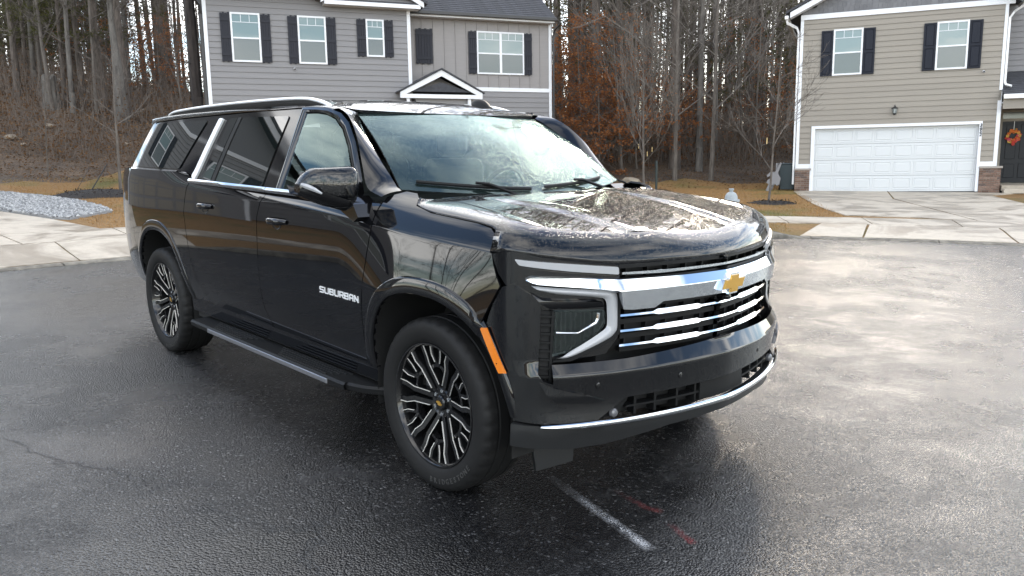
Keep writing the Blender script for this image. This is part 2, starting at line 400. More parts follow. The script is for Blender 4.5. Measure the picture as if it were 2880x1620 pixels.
# driveway of the right-hand house: apron, then two long strips to the garage
slab(drive, [pol(126.7, .02), pol(122.2, .02), pol(121.0, 1.39), pol(124.2, 1.39)])
slab(drive, arc(122.05, 111.9, .02) + arc(112.4, 120.8, 1.39))
slab(drive, arc(111.75, 104, .02) + arc(104, 112.25, 1.39))
slab(drive, [(-4.62, 13.72), (-3.4, 14.2), (-2.16, 14.12), (-6.16, 20.2), (-8.05, 24.52), (-10.33, 23.5), (-10.3, 22.4), (-8.5, 19.4), (-6.9, 16.87), (-5.7, 15.1)])
slab(drive, [(-2.13, 14.15), (-1.2, 14.1), (-.4, 15.0), (-1.9, 18.3), (-2.95, 20.37), (-4.66, 23.67), (-4.2, 26.6), (-8.02, 24.55), (-6.13, 20.25)])
# driveway on the left
for a, b in ((174.6, 178.9), (179.0, 186), (186.1, 193)): slab(drive_b, arc(a, b, .02) + arc(b, a, 1.39))
slab(drive_b, [pol(175.3, 2.93), pol(181, 2.93), pol(180.5, 8), pol(180.3, 13.5), pol(178.2, 13.5), pol(178.1, 7.5), pol(176.6, 5.2)])
slab(drive_b, [pol(181.05, 2.93), pol(188, 2.93), pol(187.5, 8), pol(187, 13.5), pol(180.35, 13.5), pol(180.55, 8)])
# lawn: verge by the kerb and the yards behind the pavement
fz = lambda a, j: 0
la = [96 + i * 1.5 for i in range(150)]
lawn = polar_sheet('lawn', LAWN, la, [.03, .4, .8, 1.2, 1.6, 2.6, 3.0, 4, 5, 6.5, 8, 9.5, 11, 12.5, 14, 15.5, 16.5, 17.5], .012,
    lambda a, j: 0 if j < 15 else (j - 14) * (.5 * math.sin(a * .31) + .35 * math.sin(a * .83 + 1)))
tag(lawn, kind='structure')
def grass(name, mat, n, a0, a1, d0, d1, hmin, hmax, wid, keep=None, label=None, dpow=1.0):
    V = []; F = []
    for i in range(n):
        az = random.uniform(a0, a1); d = d0 + (d1 - d0) * random.random() ** dpow; x, y = pol(az, d)
        if keep and not keep(az, d, x, y): continue
        z = ghf(x, y) + .01; hh = random.uniform(hmin, hmax); a = random.uniform(0, 6.28); dx, dy = math.cos(a) * wid, math.sin(a) * wid
        lx, ly = random.gauss(0, .5) * hh, random.gauss(0, .5) * hh; b = len(V)
        V += [(x - dx, y - dy, z), (x + dx, y + dy, z), (x + lx, y + ly, z + hh)]; F.append((b, b + 1, b + 2))
    return tag(mesh(name, V, F, mat), label, 'grass', kind='stuff')
t = NT('dry_grass_blade'); t.col(t.mix(t.ramp(t.noise(.28, 5, .6, dist=.5), [(.52, 0.0), (.66, .85)]), t.mix(t.noise(40, 2), (.34, .19, .065), (.22, .12, .04)), t.mix(t.noise(40, 2), (.16, .16, .04), (.09, .1, .025)))).rough(.8); BLADE = t.m
def off_drive(az, d, x, y):
    if az < 140:
        if d < 3: return az > 126.9 and not (1.4 < d < 2.92)
        ex = -4.62 + (x + 4.62); s = (y - 13.7); 
        lx = -4.7 - s * .63
        return x < lx
    if d < 3: return False if az > 174 else not (1.4 < d < 2.92)
    if d > 3 and az > 175.2: return False
    return True
grass('lawn_grass', BLADE, 42000, 119, 141, .05, 18, .02, .05, .008, off_drive, 'short dormant tan grass of the yard beside the hydrant', .8)
grass('lawn_grass', BLADE, 20000, 164, 178, 2.9, 18, .02, .05, .008, off_drive, 'short dormant tan grass behind the gravel on the left', .8)
# painted utility marks on the asphalt (spray chalk)
def spray(name, col, pts, width, label):
    t = NT(name + '_paint'); f = t.ramp(t.math('ADD', t.math('MULTIPLY', t.noise(130, 3, .7), .7), t.math('MULTIPLY', t.noise(11, 2), .3)), [(.45, 0.0), (.60, .6)])
    t.col(col).rough(.8); u = t.coord('UV'); sx = t.n('SeparateXYZ'); t.l(u, sx.inputs[0])
    ed = t.math('SUBTRACT', 1.0, t.math('POWER', t.math('ABSOLUTE', t.math('MULTIPLY', t.math('SUBTRACT', sx.outputs[1], .5), 2.0)), 1.6))
    en = t.ramp(sx.outputs[0], [(0, 0), (.45, .75), (.93, 1), (1, .3)])
    t.l(t.math('MULTIPLY', t.math('MULTIPLY', f, ed), en), t.b.inputs['Alpha'])
    V = []; F = []; uv = []; n = len(pts)
    for i, p in enumerate(pts):
        a = np.array(pts[min(i + 1, n - 1)]) - np.array(pts[max(i - 1, 0)]); a = a / np.linalg.norm(a); wd = width if not callable(width) else width(i / (n - 1))
        for s in (-1, 1):
            x, y = p[0] - a[1] * s * wd / 2, p[1] + a[0] * s * wd / 2; V.append((x, y, zroad(x, y) + .004)); uv.append((i / (n - 1), (s + 1) / 2))
    for i in range(n - 1): F.append((2 * i, 2 * i + 2, 2 * i + 3, 2 * i + 1))
    o = mesh(name, V, F, t.m); ul = o.data.uv_layers.new(name='UV')
    for l in o.data.loops: ul.data[l.index].uv = uv[l.vertex_index]
    return tag(o, label, 'road marking')
spray('chalk_line', (.62, .63, .65), [(.28 + .79 * i / 8, -.495 - .215 * i / 8) for i in range(9)], .065, 'faded white chalk line on the wet asphalt ahead of the SUV')
spray('red_mark', (.20, .028, .03), [(.60, -.385), (.72, -.405), (.82, -.425), (.9, -.405)], .05, 'bent red spray mark on the asphalt nearer the SUV bumper')
spray('red_mark', (.26, .028, .034), [(.96, -.465), (1.03, -.492), (1.10, -.52), (1.16, -.545)], .045, 'short straight red spray mark farther from the SUV bumper')
# ------------------------------------------------------------------ houses
def wood(name, col, rough=.6, orand=.03): return simple(name, col, rough, var=.06, vscale=3, bump=.25, bscale=30, bdist=.003, orand=orand, stretch=(.6, 4, 12))
SIDE1 = wood('grey_lap_siding', (.187, .182, .184)); SIDE2 = wood('taupe_lap_siding', (.238, .213, .178)); BNB = wood('grey_board_and_batten', (.23, .215, .208))
TRIM = simple('white_trim', (.66, .67, .69), .5, var=.03, vscale=4); DARKTRIM = simple('dark_bronze_gutter', (.022, .021, .022), .4); GUTW = simple('white_gutter', (.72, .72, .72), .4)
SHUT1 = simple('charcoal_shutter', (.024, .025, .032), .6, orand=.06, spec=.2); SHUT2 = simple('navy_black_shutter', (.010, .012, .020), .5, spec=.2)
t = NT('asphalt_shingle'); v = t.voro(9, outp='Color', vec=t.map((1.2, 1, 1))); bwn = t.n('RGBToBW'); t.l(v, bwn.inputs[0])
t.col(t.mix(1.0, (.040, .041, .047), t.mix(.5, t.ramp(bwn.outputs[0], [(.1, .6), (.9, 1.5)]), t.ramp(t.noise(60, 4), [(.3, .7), (.7, 1.4)])), 'MULTIPLY')).rough(.85).nrm(t.bump(t.noise(120, 3), .4, .004)); SHING = t.m
t = NT('brick'); rr_ = t.rand(); t.col(t.mix(1.0, t.ramp(rr_, [(.0, (.10, .062, .045)), (.4, (.17, .105, .078)), (.75, (.22, .15, .115)), (1, (.075, .055, .05))]), t.ramp(t.noise(25, 5), [(.3, .75), (.7, 1.2)]), 'MULTIPLY')).rough(.9).nrm(t.bump(t.noise(70, 4), .5, .004)); BRICKM = t.m
MORTAR = simple('mortar', (.30, .27, .24), .95, bump=.4, bscale=120); SHAKE = simple('grey_shake', (.135, .135, .142), .7, var=.1, vscale=20, bump=.3, bscale=60, orand=.16)
GARM = simple('white_garage_steel', (.52, .535, .54), .38, bump=.08, bscale=90, bdist=.002)
def pane_mat(name, col, r=.035):
    t = NT(name); t.col(col).rough(r); t.nrm(t.bump(t.noise(1.1, 2), .035, .08)); t.b.inputs['IOR'].default_value = 1.62; return t.m
PANEU = pane_mat('window_blind_pane', (.15, .20, .195)); PANEL = pane_mat('screened_pane', (.075, .088, .085), .12)
DOORM = simple('black_door_paint', (.008, .009, .012), .4, spec=.25)
def siding(parent, mat, x0, x1, z0, z1, y, name='siding_board', ex=.178, axis='x'):
    me = None; z = z0; i = 0
    while z < z1 - .02:
        h = min(ex, z1 - z)
        V = [(x0, y - .026, 0), (x1, y - .026, 0), (x1, y - .004, h + .006), (x0, y - .004, h + .006), (x0, y, 0), (x1, y, 0)]
        if me is None or h < ex:
            o = mesh(name, V, [(0, 1, 2, 3), (4, 5, 1, 0)], mat, parent, loc=(0, 0, z)); me = o.data if h == ex else me
        else: inst(name, me, parent, (0, 0, z))
        z += ex
def bx(name, parent, mat, x0, x1, y0, y1, z0, z1, b=0): return (MB().bbox(x0, x1, y0, y1, z0, z1, b) if b else MB().box(x0, x1, y0, y1, z0, z1)).out(name, mat, parent)
def ring(mb, x0, x1, z0, z1, t_, y0, y1):
    mb.box(x0, x0 + t_, y0, y1, z0, z1); mb.box(x1 - t_, x1, y0, y1, z0, z1); mb.box(x0 + t_, x1 - t_, y0, y1, z1 - t_, z1); mb.box(x0 + t_, x1 - t_, y0, y1, z0, z0 + t_); return mb
def window(parent, x0, x1, z0, z1, y, lights=1, grille=True):
    wn = ring(MB(), x0, x1, z0, z1, .055, y - .045, y - .012).out('window', TRIM, parent)
    n = lights; wv = (x1 - x0 - .11 - (n - 1) * .09) / n
    for k in range(n):
        a = x0 + .055 + k * (wv + .09); b = a + wv; zm = z0 + (z1 - z0) * .485
        if k: bx('mullion', wn, TRIM, a - .09, a, y - .043, y - .012, z0 + .055, z1 - .055)
        bx('meeting_rail', wn, TRIM, a, b, y - .036, y - .014, zm - .02, zm + .028)
        bx('pane', wn, PANEU, a, b, y - .026, y - .018, zm + .028, z1 - .055); bx('pane', wn, PANEL, a, b, y - .022, y - .016, z0 + .055, zm - .02)
        if grille:
            zg = z1 - .055 - (z1 - z0) * .155; mu = MB().box(a, b, y - .029, y - .0262, zg - .008, zg + .008)
            for q in (1, 2): mu.box(a + wv * q / 3 - .007, a + wv * q / 3 + .007, y - .0288, y - .0262, zg + .008, z1 - .056)
            mu.out('muntin', TRIM, wn)
    return wn
def shutter_boards(parent, x0, x1, z0, z1, y, n=4, bands=(.15, .5, .86)):
    s = bx('shutter', parent, SHUT1, x0 + .01, x1 - .01, y - .030, y - .018, z0 + .03, z1 - .03); wv = (x1 - x0) / n
    me = MB().box(0, wv - .010, -.046, -.0305, 0, z1 - z0).out('board', SHUT1, s, loc=(x0 + .005, y, z0 - .012)).data
    for k in range(1, n): inst('board', me, s, (x0 + .005 + wv * k, y, z0 + (.012 if k % 2 else -.012)))
    for b in bands: bx('batten', s, SHUT1, x0 + .004, x1 - .004, y - .062, y - .0465, z0 + (z1 - z0) * b - .045, z0 + (z1 - z0) * b + .045)
def shutter_panels(parent, x0, x1, z0, z1, y):
    s = bx('shutter', parent, SHUT2, x0, x1, y - .032, y - .018, z0, z1); zm = z0 + (z1 - z0) * .49
    f = MB(); ring(f, x0, x1, z0, z1, .045, y - .048, y - .0325); f.box(x0 + .045, x1 - .045, y - .048, y - .0325, zm - .03, zm + .03); f.out('shutter_frame', SHUT2, s)
    for a, b in ((z0 + .065, zm - .05), (zm + .05, z1 - .065)): MB().bbox(x0 + .065, x1 - .065, y - .046, y - .03, a, b, .012).out('raised_panel', SHUT2, s)
def downspout(parent, mat, pts, w_=.035): return MB().tube(pts, w_, 4, True, 1.1, 1.4, up=(.7, .7, .01)).out('downspout', mat, parent)
def security_cam(parent_house, M, p, label):
    o = empty('security_camera', M @ Vector(p), M.to_euler().z, label, 'camera'); 
    MB().tube([(0, -.02, .02), (0, -.055, .015)], .012, 8).out('mount', TRIM, o); MB().tube([(0, -.04, .012), (0, -.09, -.006), (0, -.125, -.018)], [.03, .034, .033], 14).out('housing', TRIM, o, True)
    MB().tube([(0, -.1255, -.018), (0, -.128, -.019)], [.028, .026], 14).out('lens', VOIDH, o, True)
VOIDH = simple('black_lens', (.008, .008, .009), .15)
def roof_slope(parent, x0, x1, y0, z0, y1, z1, name='roof', courses=0, over=0):
    """a pitched slab from the eave (y0,z0) to the ridge (y1,z1), in overlapping shingle courses"""
    L = math.hypot(y1 - y0, z1 - z0); uy, uz = (y1 - y0) / L, (z1 - z0) / L; ny, nz = -uz, uy
    if nz < 0: ny, nz = -ny, -nz
    def P(x, s, h): return (x, y0 + uy * s + ny * h, z0 + uz * s + nz * h)
    V = [P(x, s, h) for x in (x0, x1) for s in (0, L) for h in (-.12, 0)]
    r = mesh(name, V, [(0, 1, 3, 2), (4, 6, 7, 5), (0, 4, 5, 1), (2, 3, 7, 6), (1, 5, 7, 3), (0, 2, 6, 4)], SHING, parent)
    if courses:
        e = L / courses; me = None
        for k in range(courses):
            s0 = k * e - .01; V = [P(x0 - .01, 0, .016), P(x1 + .01, 0, .016), P(x1 + .01, e + .03, .003), P(x0 - .01, e + .03, .003), P(x0 - .01, 0, 0), P(x1 + .01, 0, 0)]
            if me is None:
                me = mesh('shingle_course', V, [(0, 1, 2, 3), (4, 5, 1, 0)], SHING, r).data
            else: inst('shingle_course', me, r, (0, uy * k * e, uz * k * e))
    return r
# ---- house behind the SUV (grey)
B1 = .93; h1 = empty('house', (-21.58267, 6.992963, B1), math.atan2(.9265916, .3760692), 'grey two-storey house with charcoal board shutters behind the SUV', 'house')
M1 = Matrix.Translation((-21.58267, 6.992963, B1)) @ Matrix.Rotation(math.atan2(.9265916, .3760692), 4, 'Z')
z = lambda a: a - B1
wl = bx('wall', h1, SIDE1, 0, 6.39, 0, 9, -.3, z(7.1)); siding(wl, SIDE1, .10, 6.31, z(.95), z(7.0), 0)
ws_ = bx('wall', h1, SIDE1, 6.385, 11.93, .953, 10, -.3, z(4.19)); siding(ws_, SIDE1, 6.40, 11.84, z(.95), z(4.17), .95)
wu = bx('wall', h1, BNB, 6.386, 11.928, .952, 9.99, z(4.19), z(6.72))
for k in range(14):
    x = 6.66 + .404 * k
    if x < 11.8: bx('batten_strip', wu, BNB, x - .022, x + .022, .928, .9515, z(4.31), z(6.62))
bx('band_board', h1, TRIM, 6.40, 11.93, .918, .951, z(4.17), z(4.305))
for x, y, a, b in ((-.02, -.028, -.2, z(6.95)), (6.30, -.028, z(3.95), z(6.72))): bx('corner_board', h1, TRIM, x, x + .11, y, 0, a, b)
bx('corner_board', h1, TRIM, -.022, 0, -.027, .12, -.2, z(6.95)); bx('corner_board', h1, TRIM, 6.39, 6.415, -.027, .12, z(3.95), z(6.72)); bx('corner_board', h1, TRIM, 11.84, 11.95, .92, .951, -.2, z(6.66))
for a, b, c, d, L in ((.755, 1.63, 4.81, 6.285, 1), (2.76, 3.64, 4.81, 6.285, 1), (4.92, 5.515, 5.10, 6.285, 1)): window(h1, a, b, z(c), z(d), -.02)
window(h1, 9.04, 10.845, z(4.765), z(6.25), .94, 2); window(h1, 9.05, 10.86, z(1.95), z(3.435), .93, 2)
for a, b in ((.455, .745), (1.64, 1.94), (2.455, 2.75), (3.65, 3.955)): shutter_boards(h1, a, b, z(4.81), z(6.265), -.018)
for a, b in ((4.62, 4.91), (5.525, 5.82)): shutter_boards(h1, a, b, z(5.10), z(6.275), -.018)
for a, b in ((8.725, 9.025), (10.855, 11.155)): shutter_boards(h1, a, b, z(4.77), z(6.235), .93); shutter_boards(h1, a, b, z(1.95), z(3.415), .93)
shutter_boards(h1, 6.81, 7.415, z(5.06), z(6.235), .93, 6, (.16, .86))
# roofs: main pitch over the set-back wing, over the front wing, decorative gable
mr = roof_slope(h1, 6.2, 11.99, .58, z(6.77), 5.6, z(10.1), courses=36); roof_slope(h1, 6.2, 11.99, 10.6, z(6.77), 5.6, z(10.1))
bx('fascia', h1, TRIM, 6.42, 11.93, .59, .62, z(6.60), z(6.70)); bx('soffit', h1, TRIM, 6.42, 11.93, .62, .95, z(6.605), z(6.625))
bx('gutter', h1, DARKTRIM, 6.45, 12.0, .47, .588, z(6.655), z(6.775), .015)
gb = MB(); gb.prism([(.6, z(6.66)), (10.3, z(6.66)), (5.6, z(10.0))], 11.90, 11.96, Matrix(((0, 0, 1, 0), (1, 0, 0, 0), (0, 1, 0, 0), (0, 0, 0, 1)))); gb.out('gable_wall', SIDE1, h1, fixn=True)
roof_slope(h1, -.35, 6.6, -.40, z(7.02), 5.2, z(10.4), courses=30); bx('soffit', h1, DARKTRIM, -.36, 3.6, -.40, .0, z(6.88), z(6.90)); bx('gutter', h1, DARKTRIM, -.36, 3.55, -.52, -.40, z(6.90), z(7.02), .015)
# decorative gable over the third window
bx('gable_cornice', h1, TRIM, 3.58, 6.68, -.42, .0, z(6.62), z(6.74)); 
for s in (-1, 1):
    Mr = Matrix(((1, 0, 0, 5.13), (0, 0, 1, -.44), (0, 1, 0, z(6.66)), (0, 0, 0, 1)))
    MB().prism([(s * 1.66, .0), (s * 1.66, .17), (0, 1.13), (0, .94)], 0, .10, Mr).out('rake_board', TRIM, h1, fixn=True)
    MB().prism([(s * 1.78, .10), (s * 1.78, .19), (0, 1.22), (0, 1.14)], -.03, 3.0, Mr).out('gable_roof', SHING, h1, fixn=True)
MB().prism([(-1.6, .1), (1.6, .1), (0, 1.0)], .20, .3, Mr).out('gable_face', SIDE1, h1, fixn=True); MB().box(3.72, 6.54, -.40, -.05, z(6.742), z(6.80)).out('return_roof', SHING, h1)
# porch gable
Mp = Matrix(((1, 0, 0, 7.325), (0, 0, 1, -.45), (0, 1, 0, z(3.90)), (0, 0, 0, 1)))
for s in (-1, 1):
    MB().prism([(s * 1.43, -.10), (s * 1.43, .06), (0, .80), (0, .60)], .0, .06, Mp).out('porch_rake', TRIM, h1, fixn=True)
    MB().prism([(s * 1.50, .05), (s * 1.50, .085), (0, .865), (0, .805)], -.05, 1.45, Mp).out('porch_roof', SHING, h1, fixn=True)
MB().prism([(-1.05, .12), (1.05, .12), (0, .62)], .5, .55, Mp).out('porch_gable_face', BNB, h1, fixn=True)
MB().prism([(-1.06, .09), (1.06, .09), (.0, .40)], .07, .48, Mp).out('porch_pent_roof', SHING, h1, fixn=True)
bx('porch_beam', h1, TRIM, 5.90, 8.75, -.449, -.36, z(3.77), z(3.90)); bx('porch_ceiling', h1, SIDE1, 6.45, 8.6, -.30, .93, z(3.50), z(3.765))
for x in (6.17, 8.30):
    pc = bx('porch_post', h1, TRIM, x - .05, x + .05, -.40, -.30, 0, z(3.77)); MB().lathe([(.09, z(3.42)), (.105, z(3.47)), (.15, z(3.54)), (.18, z(3.56)), (.18, z(3.59))], 4, 'z', (x, -.35, 0)).out('capital', TRIM, pc)
bx('front_door', h1, DOORM, 7.0, 7.95, .92, .951, z(1.0), z(3.1))
downspout(h1, DARKTRIM, [(12.12, .52, z(6.70)), (12.12, .56, z(6.55)), (12.02, .80, z(6.38)), (11.995, .86, z(6.2)), (11.995, .86, 0)])
downspout(h1, DARKTRIM, [(-.30, -.46, z(6.92)), (-.26, -.30, z(6.62)), (-.10, -.03, z(6.45)), (-.072, .06, z(6.2)), (-.072, .06, 0)], .04)
bx('side_trim', h1, DARKTRIM, -.14, -.02, .13, .22, 0, z(6.8))
security_cam(h1, M1, (2.6, -.02, z(4.64)), 'small white security camera under the second window of the grey house')
# ---- house on the right (taupe) with the garage
B2 = .4566; a2 = math.atan2(.4073191, .9132859); h2 = empty('house', (-10.004819, 23.158011, B2), a2, 'taupe house with white garage door and brick piers on the right', 'house')
M2 = Matrix.Translation((-10.004819, 23.158011, B2)) @ Matrix.Rotation(a2, 4, 'Z'); z = lambda a: a - B2
wl = bx('wall', h2, SIDE2, -.58, 5.42, .0, 9, z(2.70), z(6.24)); bx('wall', h2, SIDE2, -.58, -.10, .001, 9, -.3, z(2.70)); bx('wall', h2, SIDE2, 4.98, 5.42, .001, 1.5, -.3, z(2.70)); bx('wall', h2, SIDE2, 4.98, 5.42, 1.5, 9, -.3, z(2.70))
siding(wl, SIDE2, -.50, 5.35, z(2.68), z(6.20), 0); siding(wl, SIDE2, -.50, -.125, z(1.40), z(2.68), 0); siding(wl, SIDE2, 4.965, 5.33, z(1.40), z(2.68), 0)
bx('corner_board', h2, TRIM, -.60, -.50, -.028, .0, z(1.26), z(6.21)); bx('corner_board', h2, TRIM, 5.35, 5.44, -.028, .0, z(3.62), z(6.21)); bx('corner_board', h2, TRIM, 5.33, 5.44, -.029, .0, z(1.26), z(3.30))
bx('corner_board', h2, TRIM, 5.42, 5.441, .0, .10, z(1.26), z(6.21)); bx('corner_board', h2, TRIM, -.601, -.58, .0, .10, z(1.26), z(6.21))
bx('skirt_board', h2, TRIM, -.50, -.125, -.026, .0, z(1.26), z(1.405)); bx('skirt_board', h2, TRIM, 4.965, 5.33, -.026, .0, z(1.26), z(1.405))
bx('gable_band', h2, TRIM, -.60, 5.60, -.05, .0, z(6.205), z(6.365))
# garage door and its casing
gt = MB(); gt.box(-.12, .0, -.045, .0, 0, z(2.68)); gt.box(4.88, 4.965, -.045, .0, 0, z(2.68)); gt.box(.0, 4.88, -.045, .0, z(2.585), z(2.68)); gt.out('garage_casing', TRIM, h2)
gd = empty('garage_door', parent=h2); rowh = 2.13 / 4; pm = None
for r in range(4):
    bx('door_section', gd, GARM, .0, 4.88, .10, .15, r * rowh + .004, (r + 1) * rowh - .004, .003)
    for c in range(8):
        x0 = .035 + c * .605; nm = 'raised_panel'
        if pm is None:
            me = MB(); w_, h_ = .545, .40
            V = [(0, 0, 0), (w_, 0, 0), (w_, 0, h_), (0, 0, h_), (.012, -.007, .012), (w_ - .012, -.007, .012), (w_ - .012, -.010, h_ - .012), (.012, -.010, h_ - .012), (.045, .002, .045), (w_ - .045, .002, .045), (w_ - .045, .002, h_ - .045), (.045, .002, h_ - .045), (.065, -.008, .065), (w_ - .065, -.008, .065), (w_ - .065, -.008, h_ - .065), (.065, -.008, h_ - .065)]
            me.add(V, [(i + 4 * k, (i + 1) % 4 + 4 * k, (i + 1) % 4 + 4 * k + 4, i + 4 * k + 4) for k in range(3) for i in range(4)] + [(12, 13, 14, 15)]); pm = me.out(nm, GARM, gd, loc=(x0 + .02, .0995, r * rowh + .065)).data
        else: inst(nm, pm, gd, (x0 + .02, .0995, r * rowh + .065))
bx('bottom_seal', gd, DARKTRIM, .0, 4.88, .09, .14, -.005, .003); bx('jamb', h2, TRIM, -.02, .0, .0, .12, 0, z(2.6)); bx('jamb', h2, TRIM, 4.88, 4.9, .0, .12, 0, z(2.6)); bx('garage_void', h2, DARKTRIM, -.05, 4.95, .16, .2, 0, z(2.69)); bx('head_jamb', h2, TRIM, .0, 4.88, .0, .10, z(2.585), z(2.60))
# brick piers
def pier(x0, x1):
    p = bx('brick_pier', h2, MORTAR, x0 + .008, x1 - .008, -.062, .0, -.12, z(1.19)); bw_, bh_ = .193, .060; me = None
    for r in range(12):
        zz_ = -.10 + r * .0705; x = x0 + (-.10 if r % 2 else 0)
        while x < x1 - .02:
            a, b = max(x, x0), min(x + bw_, x1)
            if b - a > .04: MB().bbox(a, b, -.082, -.055, zz_, zz_ + bh_, .004).out('brick', BRICKM, p)
            x += bw_ + .011
        # return face
        for q in range(3):
            ya = -.05 + q * .2 - (.1 if r % 2 else 0); 
            if x0 > 2: MB().bbox(x1 - .02, x1 + .008, max(ya, -.052), ya + .19, zz_, zz_ + bh_, .004).out('brick', BRICKM, p)
    bx('pier_cap', p, MORTAR, x0 - .015, x1 + .045, -.105, .0, z(1.19), z(1.26), .008)
pier(-.60, -.125); pier(4.97, 5.56)
for a, b in ((.45, 1.355), (3.505, 4.405)): window(h2, a, b, z(4.33), z(5.82), -.02)
for a, b in ((.075, .44), (1.365, 1.725), (3.135, 3.495), (4.415, 4.78)): shutter_panels(h2, a, b, z(4.325), z(5.80), -.018)
# shingled gable
gf = MB().prism([(-.60, 0), (5.46, 0), (2.43, 1.55)], .0, .05, Matrix(((1, 0, 0, 0), (0, 0, 1, 0), (0, 1, 0, z(6.36)), (0, 0, 0, 1)))).out('gable_face', SHAKE, h2, fixn=True)
r = 0; zz_ = z(6.37)
while zz_ < z(7.75):
    f = (zz_ - z(6.36)) / 1.55; xa, xb = -.60 + 3.03 * f, 5.46 - 3.03 * f; x = xa + .02 - (.07 if r % 2 else 0)
    while x < xb - .08:
        w_ = random.uniform(.10, .2)
        if x > xa - .05: MB().box(max(x, xa), min(x + w_ - .010, xb), -.022 - random.uniform(0, .006), .0, zz_ - random.uniform(0, .02), zz_ + .20).out('shake', SHAKE, gf)
        x += w_
    zz_ += .17; r += 1
for s in (-1, 1):
    Mr = Matrix(((1, 0, 0, 2.43), (0, 0, 1, -.38), (0, 1, 0, z(6.32)), (0, 0, 0, 1)))
    MB().prism([(s * 3.36, -.06), (s * 3.36, .12), (0, 1.80), (0, 1.60)], 0, .07, Mr).out('rake_board', TRIM, h2, fixn=True)
    MB().prism([(s * 3.36, -.06), (s * 3.36, -.03), (0, 1.65), (0, 1.60)], .07, .38, Mr).out('rake_soffit', TRIM, h2, fixn=True)
    MB().prism([(s * 3.50, .08), (s * 3.50, .15), (0, 1.90), (0, 1.81)], -.04, 9.5, Mr).out('roof', SHING, h2, fixn=True)
bx('gutter', h2, GUTW, -1.10, -.98, -.40, 9, z(6.22), z(6.34), .015); bx('gutter', h2, GUTW, 5.84, 5.96, -.40, 1.0, z(6.22), z(6.34), .015)
downspout(h2, GUTW, [(-1.03, -.28, z(6.25)), (-1.02, -.26, z(6.12)), (-.72, .03, z(5.98)), (-.655, .06, z(5.8)), (-.655, .06, .25)], .036)
downspout(h2, GUTW, [(5.86, -.2, z(6.25)), (5.82, -.16, z(6.12)), (5.60, .03, z(5.97)), (5.50, .06, z(5.80)), (5.50, .06, z(3.88)), (5.52, .02, z(3.78)), (5.66, -.08, z(3.72))], .036)
# entry wing
bx('wall', h2, SIDE2, 5.43, 10.5, 1.55, 9, -.2, z(6.6)); ew = bx('wall', h2, SIDE2, 5.43, 10.5, 1.54, 1.552, z(2.72), z(6.6)); siding(ew, SIDE1, 5.45, 10.4, z(3.6), z(6.5), 1.54)
roof_slope(h2, 5.44, 10.6, -.36, z(3.475), 1.54, z(4.30), 'porch_roof', 12); bx('porch_gutter', h2, GUTW, 5.43, 10.6, -.42, -.33, z(3.32), z(3.46), .012); bx('porch_fascia', h2, SIDE2, 5.445, 10.5, -.28, -.22, z(3.02), z(3.33)); bx('porch_ceiling', h2, TRIM, 5.445, 10.5, -.22, 1.5, z(3.20), z(3.24))
df = MB(); df.box(5.66, 5.74, 1.47, 1.54, .2, z(3.06)); df.box(6.70, 6.78, 1.47, 1.54, .2, z(3.06)); df.box(5.74, 6.70, 1.47, 1.54, z(2.70), z(2.79)); df.box(5.74, 6.70, 1.47, 1.54, z(3.0), z(3.06)); df.out('door_casing', SIDE2, h2)
bx('transom_pane', h2, PANEL, 5.74, 6.70, 1.50, 1.52, z(2.79), z(3.0)); 
do = bx('front_door', h2, DOORM, 5.745, 6.695, 1.49, 1.53, .235, z(2.70))
for (a, b) in ((.12, .42), (.53, .83)):
    for (c, d) in ((.16, .62), (.78, 1.50), (1.62, 1.90)): MB().bbox(5.745 + a, 5.745 + b, 1.478, 1.4905, .235 + c, .235 + d, .010).out('door_panel', DOORM, do)
MB().lathe([(.0005, 0), (.03, .005), (.03, .02), (.012, .03), (.012, .05)], 12, 'y', (6.62, 1.43, 1.25)).out('door_handle', simple('nickel', (.6, .58, .52), .25, 1), do, True)
bx('porch_slab', h2, CONC, 5.60, 10.4, -.20, 1.54, .02, .19, .01); bx('porch_step', h2, CONC, 5.62, 7.4, -.52, -.205, -.05, .09, .01)
# house number down the casing
for i, chh in enumerate('3652'):
    me = text_mesh(chh, .135, .004, .0035, .12); me.materials.append(SHUT2); inst('house_number_digit', me, h2, (4.925, -.050, z(2.545) - i * .098), (math.pi / 2, 0, 0))
security_cam(h2, M2, (4.88, -.02, z(4.21)), 'small white security camera below the right window of the taupe house')
# lantern over the garage
ln = empty('wall_lantern', M2 @ Vector((2.415, -.02, z(3.10))), a2, 'black carriage lantern on the wall above the garage door', 'lantern'); LB = simple('lantern_black', (.012, .012, .013), .4); LG = simple('lantern_glass', (.32, .35, .34), .1)
MB().lathe([(.0005, -.14), (.035, -.135), (.05, -.10), (.045, -.08)], 6, 'z', (0, -.10, 0)).out('base', LB, ln); MB().lathe([(.05, -.078), (.078, .06)], 6, 'z', (0, -.10, 0)).out('glass', LG, ln); MB().lathe([(.105, .06), (.10, .075), (.045, .12), (.02, .145), (.018, .165), (.006, .19), (.0005, .20)], 6, 'z', (0, -.10, 0)).out('roof', LB, ln)
cg = MB()
for k in range(6):
    a = 2 * math.pi * k / 6; cg.tube([(.05 * math.cos(a), -.10 + .05 * math.sin(a), -.08), (.079 * math.cos(a), -.10 + .079 * math.sin(a), .062)], .006, 4)
cg.out('cage', LB, ln); MB().tube([(0, .0, -.05), (0, -.06, -.07), (0, -.10, -.115)], .012, 6).out('bracket', LB, ln)
